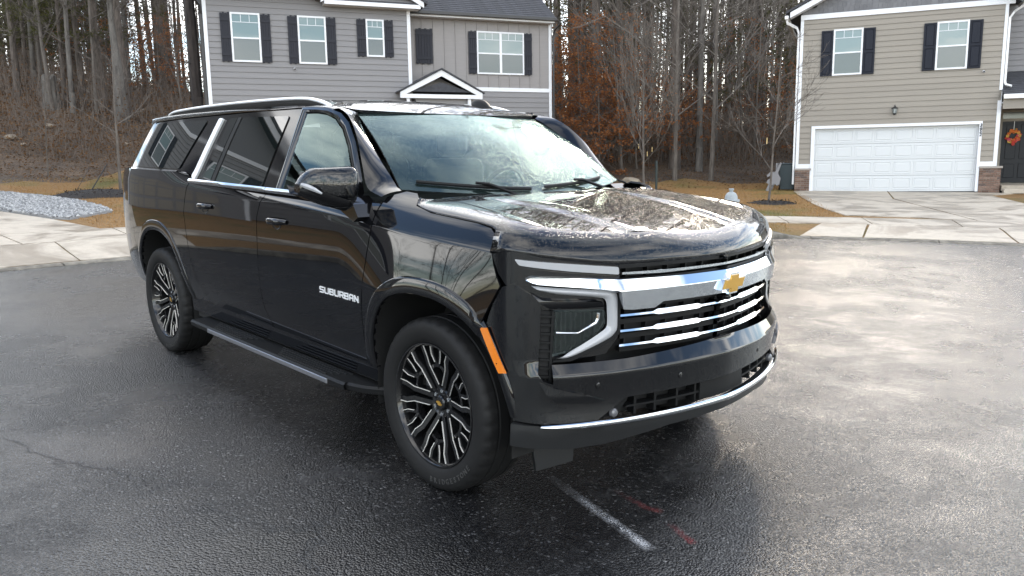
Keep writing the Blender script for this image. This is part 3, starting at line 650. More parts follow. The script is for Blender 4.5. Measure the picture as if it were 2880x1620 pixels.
# wreath on the front door
wr = empty('door_wreath', M2 @ Vector((6.07, 1.44, z(2.21))), a2, 'round wreath of orange, red and yellow silk flowers on the front door', 'wreath'); 
bs = []
for k in range(25): a = 2 * math.pi * k / 24; bs.append((.17 * math.cos(a), 0, .17 * math.sin(a)))
MB().tube(bs, .035, 6, False).out('ring', simple('wreath_twig', (.10, .05, .02), .9), wr)
FLC = [simple('flower_%s' % n, c, .7) for n, c in (('orange', (.55, .14, .02)), ('red', (.42, .03, .02)), ('pink', (.45, .05, .12)), ('yellow', (.50, .36, .06)), ('leaf', (.14, .15, .03)))]
for k in range(64):
    a = random.uniform(0, 6.283); r_ = .17 + random.gauss(0, .032); mt = FLC[random.choice((0, 0, 0, 1, 1, 2, 3, 4))]; fl = MB(); px, pz = r_ * math.cos(a), r_ * math.sin(a); s_ = random.uniform(.025, .045); py = -.03 - random.uniform(0, .02)
    for q in range(6):
        b = q * 1.047 + k; u, v_ = math.cos(b), math.sin(b); fl.add([(px, py, pz), (px + u * s_ - v_ * s_ * .45, py - .012, pz + v_ * s_ + u * s_ * .45), (px + u * s_ * 1.2, py - .006, pz + v_ * s_ * 1.2), (px + u * s_ + v_ * s_ * .45, py - .012, pz + v_ * s_ - u * s_ * .45)], [(0, 1, 2, 3)])
    fl.out('flower', mt, wr)
bx('hanger', wr, GUTW, -.008, .008, -.012, -.006, .17, .49)
# ---- house across the left-hand driveway: outside the frame, seen only in the SUV's glass and paint
def side_house(name, az, d, rz, label, wallm, mirror=1):
    x, y = pol(az, d); hb = empty(name, (x, y, ghf(x, y)), rz, label, 'house'); hb.scale = (1.12, 1.12, 1.05)
    wq = bx('wall', hb, wallm, -1.6, 4.6, 0, 9, -.3, 5.75); wq2 = bx('wall', hb, wallm, -6.2, -1.6, 1.6, 9, -.3, 5.3); siding(wq, wallm, -1.6, 4.6, 2.4, 5.7, 0); siding(wq2, wallm, -6.2, -1.62, .2, 5.2, 1.6)
    g_ = bx('garage_door', hb, SIDE1, -.9, 4.0, -.03, .0, 0, 2.2)
    for r in range(4):
        for c in range(8): MB().bbox(-.88 + c * .612, -.35 + c * .612, -.042, -.0305, .06 + r * .55, .48 + r * .55, .01).out('raised_panel', SIDE2, g_)
    bx('band', hb, TRIM, -1.7, 4.7, -.05, .0, 5.7, 5.86); bx('corner_board', hb, TRIM, -1.62, -1.5, -.03, .0, 0, 5.7); bx('corner_board', hb, TRIM, 4.5, 4.62, -.03, .0, 0, 5.7)
    for a, b in ((2.7, 3.7), (-.4, .6)):
        window(hb, a, b, 3.75, 5.2, -.02); shutter_panels(hb, a - .4, a - .02, 3.75, 5.2, -.02); shutter_panels(hb, b + .02, b + .4, 3.75, 5.2, -.02)
    for c, d_ in ((3.4, 4.9), (.9, 2.4)): window(hb, -5.0, -3.2, c, d_, 1.58, 2); shutter_panels(hb, -5.4, -5.02, c, d_, 1.58); shutter_panels(hb, -3.18, -2.8, c, d_, 1.58)
    MB().prism([(-1.6, 5.7), (4.6, 5.7), (1.5, 8.1)], 0, .06, Matrix(((1, 0, 0, 0), (0, 0, 1, 0), (0, 1, 0, 0), (0, 0, 0, 1)))).out('gable_face', SHAKE, hb, fixn=True)
    for s in (-1, 1):
        Mr = Matrix(((1, 0, 0, 1.5), (0, 0, 1, -.4), (0, 1, 0, 5.6), (0, 0, 0, 1)))
        MB().prism([(s * 3.5, -.05), (s * 3.5, .17), (0, 2.72), (0, 2.5)], 0, .07, Mr).out('rake_board', TRIM, hb, fixn=True); MB().prism([(s * 3.6, .1), (s * 3.6, .18), (0, 2.85), (0, 2.75)], -.04, 9.4, Mr).out('roof', SHING, hb, fixn=True)
    roof_slope(hb, -6.5, -1.4, 1.1, 5.2, 5.3, 7.4); roof_slope(hb, -6.5, -1.4, 9.4, 5.2, 5.3, 7.4); bx('fascia', hb, TRIM, -6.5, -1.7, 1.05, 1.1, 5.1, 5.25)
    return hb
side_house('house', 196.5, 11.2, math.radians(196 - 90 + 3), 'grey house beyond the left driveway, reflected in the SUV windows', SIDE1)
side_house('house', 246, 18, math.radians(246 - 90), 'grey house across the cul-de-sac, reflected low in the SUV doors', SIDE1)
# ------------------------------------------------------------------ trees and plants
def bark(name, c0, c1, sc=9):
    t = NT(name); v = t.map((1, 1, .22)); a = t.noise(sc, 6, .7, v); t.col(t.mix(t.ramp(a, [(.35, 0.0), (.65, 1.0)]), c0, c1)).rough(.95).nrm(t.bump(a, .9, .03)); return t.m
PBARK = bark('pine_bark', (.05, .041, .034), (.14, .115, .096)); GBARK = bark('grey_bark', (.07, .063, .055), (.17, .155, .137), 5); TWIG = bark('twig_bark', (.075, .063, .053), (.16, .14, .12))
def leafm(name, cols, trans=.35, rough=.6):
    t = NT(name); g_ = t.n('NewGeometry'); c = t.ramp(g_.outputs['Random Per Island'], [(i / max(1, len(cols) - 1), c) for i, c in enumerate(cols)])
    t.t.nodes.remove(t.b); d = t.n('BsdfDiffuse'); tr = t.n('BsdfTranslucent'); t.l(c, d.inputs[0]); t.l(c, tr.inputs[0]); m = t.n('MixShader'); m.inputs[0].default_value = trans; t.l(d.outputs[0], m.inputs[1]); t.l(tr.outputs[0], m.inputs[2]); t.l(m.outputs[0], t.o.inputs[0]); return t.m
NEED = leafm('pine_needles', [(.045, .048, .02), (.085, .09, .036), (.13, .125, .05)], .4)
ORNG = leafm('beech_leaves', [(.17, .07, .033), (.34, .14, .06), (.25, .10, .042), (.42, .20, .085)], .5)
BROWN = leafm('dead_leaves', [(.08, .052, .032), (.16, .09, .048), (.12, .072, .042), (.21, .125, .062)], .2); BRUSHM = simple('brush_stems', (.12, .096, .078), .95, orand=.2)
class Tri:
    def __init__(s): s.V = []; s.F = []
    def leaf(s, p, sz, asp=.6, flat=.0):
        a = Vector((random.gauss(0, 1), random.gauss(0, 1), random.gauss(0, 1 - flat))).normalized(); b = a.orthogonal().normalized(); b = Matrix.Rotation(random.uniform(0, 6.28), 3, a) @ b
        if flat: b = Vector((b.x, b.y, b.z * (1 - flat))).normalized()
        n = len(s.V); s.V += [tuple(p), tuple(p + a * sz * .5 + b * sz * asp * .5), tuple(p + a * sz), tuple(p + a * sz * .5 - b * sz * asp * .5)]; s.F.append((n, n + 1, n + 2, n + 3))
    def needle(s, p, d, L, w_):
        b = d.orthogonal().normalized(); b = Matrix.Rotation(random.uniform(0, 6.28), 3, d) @ b; n = len(s.V); s.V += [tuple(p - b * w_), tuple(p + b * w_), tuple(p + d * L)]; s.F.append((n, n + 1, n + 2))
    def stem(s, p0, p1, r):
        d = (p1 - p0).normalized(); a = d.orthogonal().normalized(); b = d.cross(a); n = len(s.V)
        for p, q in ((p0, r), (p1, r * .45)):
            for k in range(3): an = k * 2.094; s.V.append(tuple(p + (a * math.cos(an) + b * math.sin(an)) * q))
        for k in range(3): s.F.append((n + k, n + (k + 1) % 3, n + 3 + (k + 1) % 3, n + 3 + k))
    def out(s, name, mat, parent=None): return mesh(name, s.V, s.F, mat, parent)
def rv(s=1): return Vector((random.gauss(0, s), random.gauss(0, s), random.gauss(0, s)))
def trunk_mesh(H, r, lean=.02, n=9, flare=1.35):
    P = []; R = []; p = Vector((0, 0, -.3)); d = Vector((random.gauss(0, lean), random.gauss(0, lean), 1))
    for i in range(13):
        q = i / 12; P.append(p.copy()); R.append(r * ((1 - q) ** .75 * .9 + .06) * (flare if i == 0 else 1 + (flare - 1) * .3 * (i == 1))); p = p + (d + Vector((random.gauss(0, lean * .6), random.gauss(0, lean * .6), 0))) * (H / 12)
    return P, R
def at_h(P, f): x = f * (len(P) - 1); i = min(int(x), len(P) - 2); return P[i].lerp(P[i + 1], x - i)
def pine_proto(H, r, low, dens):
    P, R = trunk_mesh(H, r, .012); tk = MB().tube(P, R, 9); tr = Tri(); nd = Tri()
    for i in range(dens):
        f = low + (1 - low) * random.random() ** .8; p = at_h(P, f); a = random.uniform(0, 6.28); L = (1 - f) * 2.6 + random.uniform(.5, 1.3); d = Vector((math.cos(a), math.sin(a), random.uniform(-.15, .45))).normalized(); e = p + d * L; tr.stem(p, e, .022)
        for k in range(7):
            q = p.lerp(e, random.uniform(.35, 1.05)) + rv(.16)
            if k < 3: tr.stem(p.lerp(e, .4 + .2 * k), q, .008)
            for m in range(11): nd.needle(q, (rv() + d * .6 + Vector((0, 0, .3))).normalized(), random.uniform(.16, .30), .013)
    for i in range(26):      # dead lower limbs
        f = random.uniform(.10, low + .15); p = at_h(P, f); a = random.uniform(0, 6.28); L = random.uniform(.4, 1.5); e = p + Vector((math.cos(a), math.sin(a), random.uniform(-.3, .3))) * L; tr.stem(p, e, .012)
        for k in range(2): tr.stem(p.lerp(e, .6), e + rv(.25), .006)
    n0 = len(tk.V); tk.V += tr.V; tk.F += [tuple(i + n0 for i in f) for f in tr.F]
    return tk.out('trunk', PBARK, None, True), nd.out('crown', NEED)
def branch(tri, p, d, L, r, lev, up=.15, leaf=None, tips=None):
    segs = 3; 
    for i in range(segs):
        q = p + d * (L / segs); tri.stem(p, q, max(r * (1 - i / segs * .5), .004)); 
        if lev > 0:
            for k in range(2 if lev > 1 else 3):
                nd = (d + rv(.55) + Vector((0, 0, up))).normalized(); branch(tri, q, nd, L * random.uniform(.45, .68), r * .5, lev - 1, up, leaf, tips)
        p = q; d = (d + rv(.13) + Vector((0, 0, up * .4))).normalized()
    if tips is not None: tips.append(p)
def bare_proto(H, r, n=16, lev=2, low=.3, up=.25, spread=1.0):
    P, R = trunk_mesh(H, r, .03); tk = MB().tube(P, R, 8); tr = Tri(); tips = []
    for i in range(n):
        f = low + (1 - low) * (i + random.random()) / n * .97; p = at_h(P, f); a = i * 2.4 + random.uniform(-.5, .5); d = Vector((math.cos(a) * spread, math.sin(a) * spread, random.uniform(.35, .9))).normalized()
        branch(tr, p, d, H * (1 - f) * .38 + H * .07, r * (1 - f) * .42 + .008, lev, up, tips=tips)
    return tk, tr, tips
def beech_proto(H, leaves):
    tk, tr, tips = bare_proto(H, H * .011, 20, 1, .12, .02, 1.5); lf = Tri()
    for i in range(leaves):
        p = tips[int(random.random() ** 1.7 * len(tips))]; lf.leaf(p + Vector((random.gauss(0, .17), random.gauss(0, .17), random.gauss(0, .05))), random.uniform(.09, .15), .6, .4)
    n0 = len(tk.V); tk.V += tr.V; tk.F += [tuple(i + n0 for i in f) for f in tr.F]
    return tk.out('trunk', TWIG, None), lf.out('crown', ORNG)
def bare_pair(H, r, mat, **kw):
    tk, tr, tips = bare_proto(H, r, **kw); return tk.out('trunk', mat, None, True), tr.out('crown', TWIG)
protos = {'pine': [pine_proto(21, .20, .30, 62), pine_proto(18, .15, .22, 60), pine_proto(23, .24, .36, 60), pine_proto(15, .11, .12, 66)],
          'lowpine': [pine_proto(13, .12, .10, 95), pine_proto(16, .14, .16, 100)],
          'bare': [bare_pair(15, .13, GBARK, n=18, lev=2), bare_pair(12, .09, TWIG, n=16, lev=2, low=.2), bare_pair(9, .06, TWIG, n=14, lev=2, low=.15, up=.4)],
          'beech': [beech_proto(6.5, 2100), beech_proto(5.0, 1700), beech_proto(8.0, 2400)]}
used = set()
LABELS = {'pine': ('pine_tree', 'tall slender dark pine in the woods behind the houses', 'pines of the woods behind the houses'), 'bare': ('bare_tree', 'leafless grey deciduous tree in the woods behind the houses', 'leafless trees of the woods'), 'beech': ('beech_tree', 'young beech with dead orange leaves at the edge of the woods', 'orange-leaved beeches at the wood edge')}
LABELS['lowpine'] = ('pine_tree', 'dark low-branched pine, deep in the woods', 'low-branched pines of the woods')
def place_tree(kind, x, y, s=1.0, k=None, label=None, rz=None):
    pr = protos[kind]; k = random.randrange(len(pr)) if k is None else k; nm, lb, gp = LABELS[kind]
    fx_ = (x - CAMX) * -.7322 + (y - CAMY) * .6811; px_ = 1440 + 2198.86 * ((x - CAMX) * .6828 + (y - CAMY) * .7306) / fx_
    where = 'outside the frame on the left' if fx_ < 15 or px_ < -250 else 'left of the grey house' if px_ < 560 else 'behind the grey house' if px_ < 1540 else 'between the two houses' if px_ < 2285 else 'behind the taupe house, added to dapple the sun'
    dep_ = math.hypot(x - CAMX, y - CAMY); lb = lb.split(' in the woods')[0].split(' at the edge')[0].split(', deep')[0] + (', near the front of the woods ' if dep_ < 44 else ', deep in the woods ') + where; gp = gp + ' ' + where + (' (front)' if dep_ < 44 else ' (deep)')
    t_ = empty(nm, (x, y, ghf(x, y) - .05), random.uniform(0, 6.28) if rz is None else rz, label or lb, 'tree', None if label else gp); t_.scale = (s, s, s)
    for p in pr[k]:
        if (kind, k, p.name) not in used: used.add((kind, k, p.name)); o = p
        else: o = p.copy(); COL.objects.link(o)
        o.parent = t_
    return t_
CAMX, CAMY = 2.838642, -3.094739
def from_cam(px, dep):
    a = (px - 1440) / 2198.86; n_ = math.hypot(-.7234515, .6729583); fx, fy = -.7234515 / n_, .6729583 / n_; return CAMX + (fx + .683 * a) * dep, CAMY + (fy + .7304 * a) * dep
def inhouse(x, y):
    for M_, b in ((M1, (-2.2, 13.5, -3, 13)), (M2, (-2.4, 12, -3, 12))):
        p = M_.inverted() @ Vector((x, y, 0))
        if b[0] < p.x < b[1] and b[2] < p.y < b[3]: return True
    return math.hypot(x - CX, y - CY) < RK + 17.5
spots = []
def scatter(kind, n, px0, px1, d0, d1, smin=.85, smax=1.15, gap=.8):
    c = 0; tries = 0
    while c < n and tries < n * 40:
        tries += 1; x, y = from_cam(random.uniform(px0, px1), d0 + (d1 - d0) * random.random() ** 1.1)
        if inhouse(x, y) or any((x - a) ** 2 + (y - b) ** 2 < gap * gap for a, b in spots): continue
        spots.append((x, y)); place_tree(kind, x, y, random.uniform(smin, smax)); c += 1
scatter('pine', 26, -60, 400, 37, 66); scatter('pine', 7, 400, 560, 44, 66); scatter('lowpine', 20, -80, 330, 38, 60); scatter('lowpine', 14, 1620, 2270, 40, 62); scatter('pine', 40, 1560, 2270, 34, 66); scatter('pine', 16, 560, 1540, 40, 60)
scatter('bare', 16, -60, 560, 36, 60); scatter('bare', 26, 1560, 2270, 32, 58); scatter('bare', 12, 560, 1540, 40, 60)
scatter('pine', 12, 2290, 2850, 44, 60, .9, 1.15, 2.0); scatter('bare', 12, 2290, 2850, 42, 58, 1.1, 1.4, 1.5)  # hidden trees added behind the roof to break the sunlight on the road
scatter('beech', 13, 1550, 1840, 34, 46, gap=1.3); scatter('beech', 6, 1860, 2230, 38, 48, .7, 1.0, 1.2); scatter('beech', 5, 300, 540, 40, 50, .5, .8)
for i in range(13):
    x, y = pol(208 + 1.9 * i + random.uniform(-.8, .8), random.uniform(30, 44)); place_tree(random.choice(('pine', 'bare', 'pine')), x, y, random.uniform(.55, .8))
# named trees
x, y = from_cam(374, 36.6); pr_ = bare_pair(16, .26, GBARK, n=12, lev=2, low=.33); protos['oak'] = [pr_]; LABELS['oak'] = LABELS['bare']; place_tree('oak', x, y, 1, 0, 'thick pale grey oak trunk standing on the left in front of the woods', 2.2)
v_ = M1 @ Vector((-.37, 1.0, 0)); protos['bigpine'] = [pine_proto(19, .215, .5, 40)]; LABELS['bigpine'] = LABELS['pine']; bp_ = place_tree('bigpine', v_.x, v_.y, 1, 0, 'thick dark pine trunk right beside the left corner of the grey house'); protos['bigpine'][0][0].data.materials[0] = bark('dark_pine_bark', (.012, .010, .010), (.045, .036, .032), 6)
# undergrowth: thin stems and dead leaves that read as one mass
ug = Tri(); st_ = Tri()
def ug_fill(n, px0, px1, d0, d1, hmax):
    for i in range(n):
        x, y = from_cam(random.uniform(px0, px1), random.uniform(d0, d1))
        if inhouse(x, y): continue
        z_ = ghf(x, y); h_ = random.uniform(.3, 1) ** 1.6 * hmax; p = Vector((x, y, z_)); e = p + Vector((random.gauss(0, .25), random.gauss(0, .25), 1)) * h_; st_.stem(p, e, random.uniform(.006, .018))
        for k in range(3):
            q = p.lerp(e, random.uniform(.3, .9)); st_.stem(q, q + Vector((random.gauss(0, .3), random.gauss(0, .3), random.uniform(.1, .5))) * h_ * .4, .005)
        for k in range(5): ug.leaf(p.lerp(e, random.random() ** 1.5) + rv(.25), random.uniform(.07, .14), .6)
ug_fill(2200, -80, 560, 36, 56, 2.2); ug_fill(3300, 1540, 2270, 36.5, 57, 3.2); ug_fill(700, -80, 480, 29.5, 36, .9); ug_fill(900, 560, 1540, 42, 55, 3)
tag(st_.out('undergrowth_stems', BRUSHM), 'tangle of thin bare stems filling the woods', 'undergrowth', kind='stuff'); tag(ug.out('undergrowth_leaves', BROWN), 'brown dead leaves hanging in the undergrowth of the woods', 'undergrowth', kind='stuff')
fl = Tri()
for i in range(16000):
    px = random.choice((random.uniform(-60, 560), random.uniform(1540, 2260))); x, y = from_cam(px, random.uniform(26, 42))
    if math.hypot(x - CX, y - CY) < RK + 15.5: continue
    p = Vector((x, y, ghf(x, y) + .01)); fl.leaf(p, random.uniform(.05, .10), .65, .6)
tag(fl.out('fallen_leaves', BROWN), 'fallen brown leaves covering the floor of the woods', 'leaves', kind='stuff')
fw_ = Tri(); fn_ = Tri()      # far trunks behind everything
for i in range(620):
    px_r = random.uniform(-150, 2700)
    if 380 < px_r < 570 and random.random() < .6: continue
    x, y = from_cam(px_r, random.uniform(66, 105)); z_ = ghf(x, y); H_ = random.uniform(12, 22); p = Vector((x, y, z_)); e = p + Vector((random.gauss(0, .5), random.gauss(0, .5), H_)); fw_.stem(p, e, random.uniform(.07, .2))
    for k in range(16):
        q = p.lerp(e, random.uniform(.05, 1)); b = q + Vector((random.gauss(0, 1.2), random.gauss(0, 1.2), random.uniform(-.1, .9))); fw_.stem(q, b, .03)
        for m in range(6): fn_.leaf(q.lerp(b, random.uniform(.3, 1.1)) + rv(.4), random.uniform(.2, .5), .3)
tag(fw_.out('far_woods_trunks', PBARK), 'far trunks at the back of the woods', 'woods', kind='stuff'); tag(fn_.out('far_woods_foliage', leafm('far_twigs', [(.07, .06, .045), (.11, .09, .065), (.06, .062, .035), (.14, .10, .06)], .3)), 'far dark foliage at the back of the woods', 'woods', kind='stuff')
# ---- young staked trees, mulch, stump, rocks
MULCH = simple('dark_mulch', (.016, .013, .012), .95, var=.4, vscale=40, bump=.9, bscale=60, bdist=.03)
def mulch_ring(x, y, rx, hgt, label, chips=260, n=36):
    V = [(x, y, ghf(x, y) + hgt)]; F = []
    for j, q in enumerate((.35, .7, 1.0)):
        for k in range(n):
            a = 2 * math.pi * k / n; r_ = rx * q * (1 + .10 * math.sin(3 * a + x) + .06 * math.sin(7 * a)); px, py = x + r_ * math.cos(a), y + r_ * math.sin(a); V.append((px, py, ghf(px, py) + hgt * (1 - q ** 2.2) + .016 + random.uniform(0, .015) * (q < 1)))
    for k in range(n): F.append((0, 1 + k, 1 + (k + 1) % n))
    for j in range(2):
        for k in range(n): F.append((1 + j * n + k, 1 + (j + 1) * n + k, 1 + (j + 1) * n + (k + 1) % n, 1 + j * n + (k + 1) % n))
    o = mesh('mulch_ring', V, F, MULCH, None, True); tag(o, label, 'mulch'); c = Tri()
    for i in range(chips):
        a = random.uniform(0, 6.28); q = random.random() ** .5; c.leaf(Vector((x + rx * q * math.cos(a), y + rx * q * math.sin(a), ghf(x, y) + hgt * (1 - q ** 2.2) + .03)), random.uniform(.04, .10), .3, .4)
    tag(c.out('bark_chips', leafm('bark_chip', [(.012, .01, .009), (.035, .028, .022), (.02, .016, .014), (.09, .075, .06)], .05), o), kind='stuff'); return o
mulch_ring(-7.75, 16.3, .62, .07, 'dark mulch ring round the young tree nearest the hydrant'); mulch_ring(-13.7, 18.6, .9, .08, 'mulch patch at the foot of the staked bushy young tree', 160); mulch_ring(-20.4, 3.3, 1.25, .16, 'dark mulch mound on the lawn just behind the SUV', 300)
TAGM = simple('yellow_tag', (.75, .55, .25), .5)
def young_tree(name, x, y, H, r, n, low, lev, up, spread, label, seed, tags=(), stakes=0):
    random.seed(seed); tk, tr, tips = bare_proto(H, r, n, lev, low, up, spread); t_ = empty(name, (x, y, ghf(x, y)), random.uniform(0, 6.28), label, 'tree'); tk.out('trunk', TWIG, t_, True); tr.out('crown', TWIG, t_)
    for h_, dx in tags:
        o = MB().box(-.012, .012, -.002, .002, -.16, 0).out('nursery_tag', TAGM, t_, loc=(dx, .02, h_))
    return t_
young_tree('young_tree', -13.85, 18.69, 5.9, .045, 26, .20, 2, .75, .62, 'bushy leafless young tree with upright twigs beside a green post', 11, ((1.35, .12), (1.62, -.3), (1.5, .35)))
young_tree('young_tree', -7.95, 16.42, 4.7, .034, 11, .24, 2, .2, .95, 'slim leafless young tree in a mulch ring left of the garage', 5, ((1.75, .08),))
young_tree('young_tree', -27.36, 3.66, 3.6, .03, 10, .3, 1, .2, 1.2, 'thin leafless sapling at the far left edge of the lawn', 8)
young_tree('young_tree', -20.95, 4.0, 4.2, .05, 10, .45, 1, .3, 1.0, 'young tree rising from the mulch mound behind the SUV', 9)
random.seed(21)
pz = ghf(-12.91, 18.12); po = empty('tree_stake', (-12.91, 18.12, pz), 0, 'dark green post standing beside the bushy young tree', 'post'); MB().tube([(0, 0, -.1), (0, 0, 1.05)], .04, 8).out('post', simple('post_green', (.012, .022, .020), .5), po, True); MB().tube([(0, 0, 1.05), (0, 0, 1.07)], [.045, .03], 8).out('cap', LB, po, True)
for i, (a, b, lb) in enumerate((((-21.3, 3.35, .75), (-20.6, 2.7, .0), 'thin dark guy line leaning across the mulch mound, left one'), ((-20.9, 3.7, .85), (-20.55, 3.05, .0), 'short dark stake leaning over the mulch mound'))):
    zb = ghf(*b[:2]); tag(MB().tube([(a[0], a[1], zb + a[2]), (b[0], b[1], zb + b[2])], .016 if i else .008, 5).out('garden_stake', LB), lb, 'stake')
x, y = from_cam(184, 37.2); sp_ = MB(); sp_.lathe([(.46, -.2), (.40, .1), (.35, .4), (.33, .9), (.30, 1.25), (.22, 1.32), (.0005, 1.2)], 22, 'z'); sp_.V = [(v[0] * (1 + .10 * math.sin(5 * math.atan2(v[1], v[0]))), v[1] * (1 + .10 * math.sin(5 * math.atan2(v[1], v[0]))), v[2] + (.18 * math.sin(2 * math.atan2(v[1], v[0])) if v[2] > 1 else 0)) for v in sp_.V]
o = sp_.out('tree_stump', GBARK, None, True, loc=(x, y, ghf(x, y))); tag(o, 'broken grey tree stump standing in front of the woods on the left', 'stump')
ROCK = simple('pale_rock', (.27, .225, .17), .9, var=.2, vscale=8, bump=.6, bscale=14, bdist=.03)
def rock(px, dep, s, label):
    x, y = from_cam(px, dep); bm = bmesh.new(); bmesh.ops.create_icosphere(bm, subdivisions=2, radius=1)
    for v in bm.verts: k = 1 + .22 * math.sin(v.co.x * 4 + px) * math.cos(v.co.y * 3.3 + dep); v.co = Vector((v.co.x * s * 1.4 * k, v.co.y * s * k, v.co.z * s * .6 * k))
    me = bpy.data.meshes.new('rock'); bm.to_mesh(me); bm.free(); me.materials.append(ROCK); tag(inst('rock', me, None, (x, y, ghf(x, y) + s * .2)), label, 'rock')
rock(61, 31.6, .22, 'flat tan rock at the left edge of the lawn'); rock(170, 34, .20, 'pale rounded rock in the leaf litter below the stump'); rock(375, 33, .14, 'small pale rock just left of the SUV rear window'); rock(95, 31, .11, 'small tan rock right of the flat tan rock'); rock(1775, 31.5, .30, 'round tan boulder on the bank between the houses, left one'); rock(1700, 31.8, .26, 'round tan boulder near the windshield corner')
# gravel wedge beside the left driveway
gp = [(-15.0, 2.02), (-16.4, 2.20), (-18.5, 2.25), (-20.7, 1.95), (-22.8, 1.45), (-25.5, .9), (-25.5, -.6), (-20.5, -.02), (-16.5, .34), (-14.2, .74), (-13.9, .95)]
GRAV = simple('grey_gravel', (.25, .255, .258), .9, var=.35, vscale=60, bump=.8, bscale=50, bdist=.02); tag(panel('gravel_bed', gp, lambda u, v: (u, v, gh(u, v) + .05 + .02 * np.sin(u * 2)), GRAV, None, .5, .06, (CX, CY, -100), down=(0, 0, -1)), kind='structure')
def inside(p, poly):
    c = False; n = len(poly)
    for i in range(n):
        (x1, y1), (x2, y2) = poly[i], poly[i - 1]
        if (y1 > p[1]) != (y2 > p[1]) and p[0] < (x2 - x1) * (p[1] - y1) / (y2 - y1) + x1: c = not c
    return c
V = []; F = []; c = 0
OCT = [(1, 0, 0), (-1, 0, 0), (0, 1, 0), (0, -1, 0), (0, 0, 1), (0, 0, -1)]; OF = [(0, 2, 4), (2, 1, 4), (1, 3, 4), (3, 0, 4), (2, 0, 5), (1, 2, 5), (3, 1, 5), (0, 3, 5)]
while c < 7500:
    x, y = random.uniform(-23.5, -13.8), random.uniform(-.3, 2.4)
    if not inside((x, y), gp): continue
    c += 1; s = random.uniform(.018, .045); rm = Matrix.Rotation(random.uniform(0, 6.28), 3, rv().normalized()); b = len(V); zz_ = ghf(x, y) + .065
    for v in OCT: q = rm @ Vector((v[0] * s * random.uniform(.7, 1.3), v[1] * s, v[2] * s * .8)); V.append((x + q.x, y + q.y, zz_ + q.z))
    F += [tuple(b + i for i in f) for f in OF]
gs = NT('gravel_stones'); gi = gs.n('NewGeometry'); gs.col(gs.ramp(gi.outputs['Random Per Island'], [(0, (.13, .132, .135)), (.5, (.255, .258, .26)), (1, (.42, .42, .415))])).rough(.85)
tag(mesh('gravel_stones', V, F, gs.m), 'loose blue-grey gravel stones in a wedge beside the left driveway', 'gravel', kind='stuff')
# ---- hydrant
hx, hy = pol(131.45, .72); hy_ = empty('fire_hydrant', (hx, hy, ghf(hx, hy)), math.radians(131.45 - 90), 'pale grey fire hydrant showing above the hood of the SUV', 'hydrant'); HYD = simple('hydrant_silver', (.27, .295, .305), .55, var=.15, vscale=14, bump=.15, bscale=60)
hs_ = .90
MB().lathe([(.13, 0), (.13, .05), (.10, .06), (.095, .20), (.10, .36), (.112, .40), (.125, .42), (.125, .455)], 24, 'z').out('barrel', HYD, hy_, True); MB().lathe([(.155, .455), (.155, .485), (.12, .50), (.112, .56), (.085, .61), (.05, .632), (.0005, .636)], 24, 'z').out('bonnet', HYD, hy_, True); MB().lathe([(.034, .63), (.036, .67), (.048, .672), (.046, .70), (.0005, .70)], 6, 'z').out('operating_nut', HYD, hy_)
for a, r_, L in ((math.radians(0), .055, .20), (math.radians(180), .055, .20), (math.radians(270), .075, .19)):
    nz = MB(); d = Vector((math.cos(a), math.sin(a), 0)); nz.tube([d * .08 + Vector((0, 0, .335)), d * L * .8 + Vector((0, 0, .335)), d * L * .8 + Vector((0, 0, .335)), d * L + Vector((0, 0, .335)), d * (L + .015) + Vector((0, 0, .335))], [r_ * .85, r_ * .85, r_ * 1.1, r_ * 1.1, r_ * .5], 14); no = nz.out('outlet_nozzle', HYD, hy_, True)
    MB().tube([d * (L + .012) + Vector((0, 0, .335)), d * (L + .05) + Vector((0, 0, .335))], [.02, .017], 5).out('cap_nut', HYD, no)
hb_ = MB()
for k in range(8): a = k * .785; hb_.lathe([(.012, .44), (.012, .50), (.0005, .503)], 6, 'z', (.14 * math.cos(a), .14 * math.sin(a), 0))
tag(hb_.out('flange_bolts', HYD, hy_), kind='stuff')
MB().tube([Vector((.22, 0, .335)), Vector((.27, 0, .34)), Vector((.33, .0, .352))], .006, 5).out('chain', LB, hy_)
# ---- wheeled bin and folded garden chair by the brick pier
p = M2 @ Vector((-.88, .42, .0)); bn = empty('wheelie_bin', (p.x, p.y, ghf(p.x, p.y)), a2 + .1, 'dark blue-green wheeled bin at the left corner of the taupe house', 'bin'); BM = simple('bin_plastic', (.012, .024, .030), .45)
V = [(-.22, -.24, .06), (.22, -.24, .06), (.22, .24, .06), (-.22, .24, .06), (-.28, -.30, .92), (.28, -.30, .92), (.28, .32, .92), (-.28, .32, .92)]; mesh('body', V, [(0, 3, 2, 1), (0, 1, 5, 4), (1, 2, 6, 5), (2, 3, 7, 6), (3, 0, 4, 7), (4, 5, 6, 7)], BM, bn)
MB().bbox(-.30, .30, -.33, .34, .92, .975, .02).out('lid', BM, bn); MB().tube([(-.24, .37, .93), (.24, .37, .93)], .016, 6).out('handle', BM, bn, True)
for s in (-1, 1): MB().lathe([(.0005, -.02), (.09, -.02), (.10, 0), (.09, .02), (.0005, .02)], 16, 'x', (s * .25, .24, .10)).out('wheel', LB, bn, True)
p = M2 @ Vector((-1.22, .05, .0)); gc = empty('garden_chair', (p.x, p.y, ghf(p.x, p.y)), a2 - .15, 'grey plastic garden chair folded up against the bin', 'chair'); GC = simple('grey_resin', (.20, .195, .20), .5)
Mc = Matrix(((1, 0, 0, 0), (0, 0, 1, 0), (0, 1, 0, 0), (0, 0, 0, 1)))
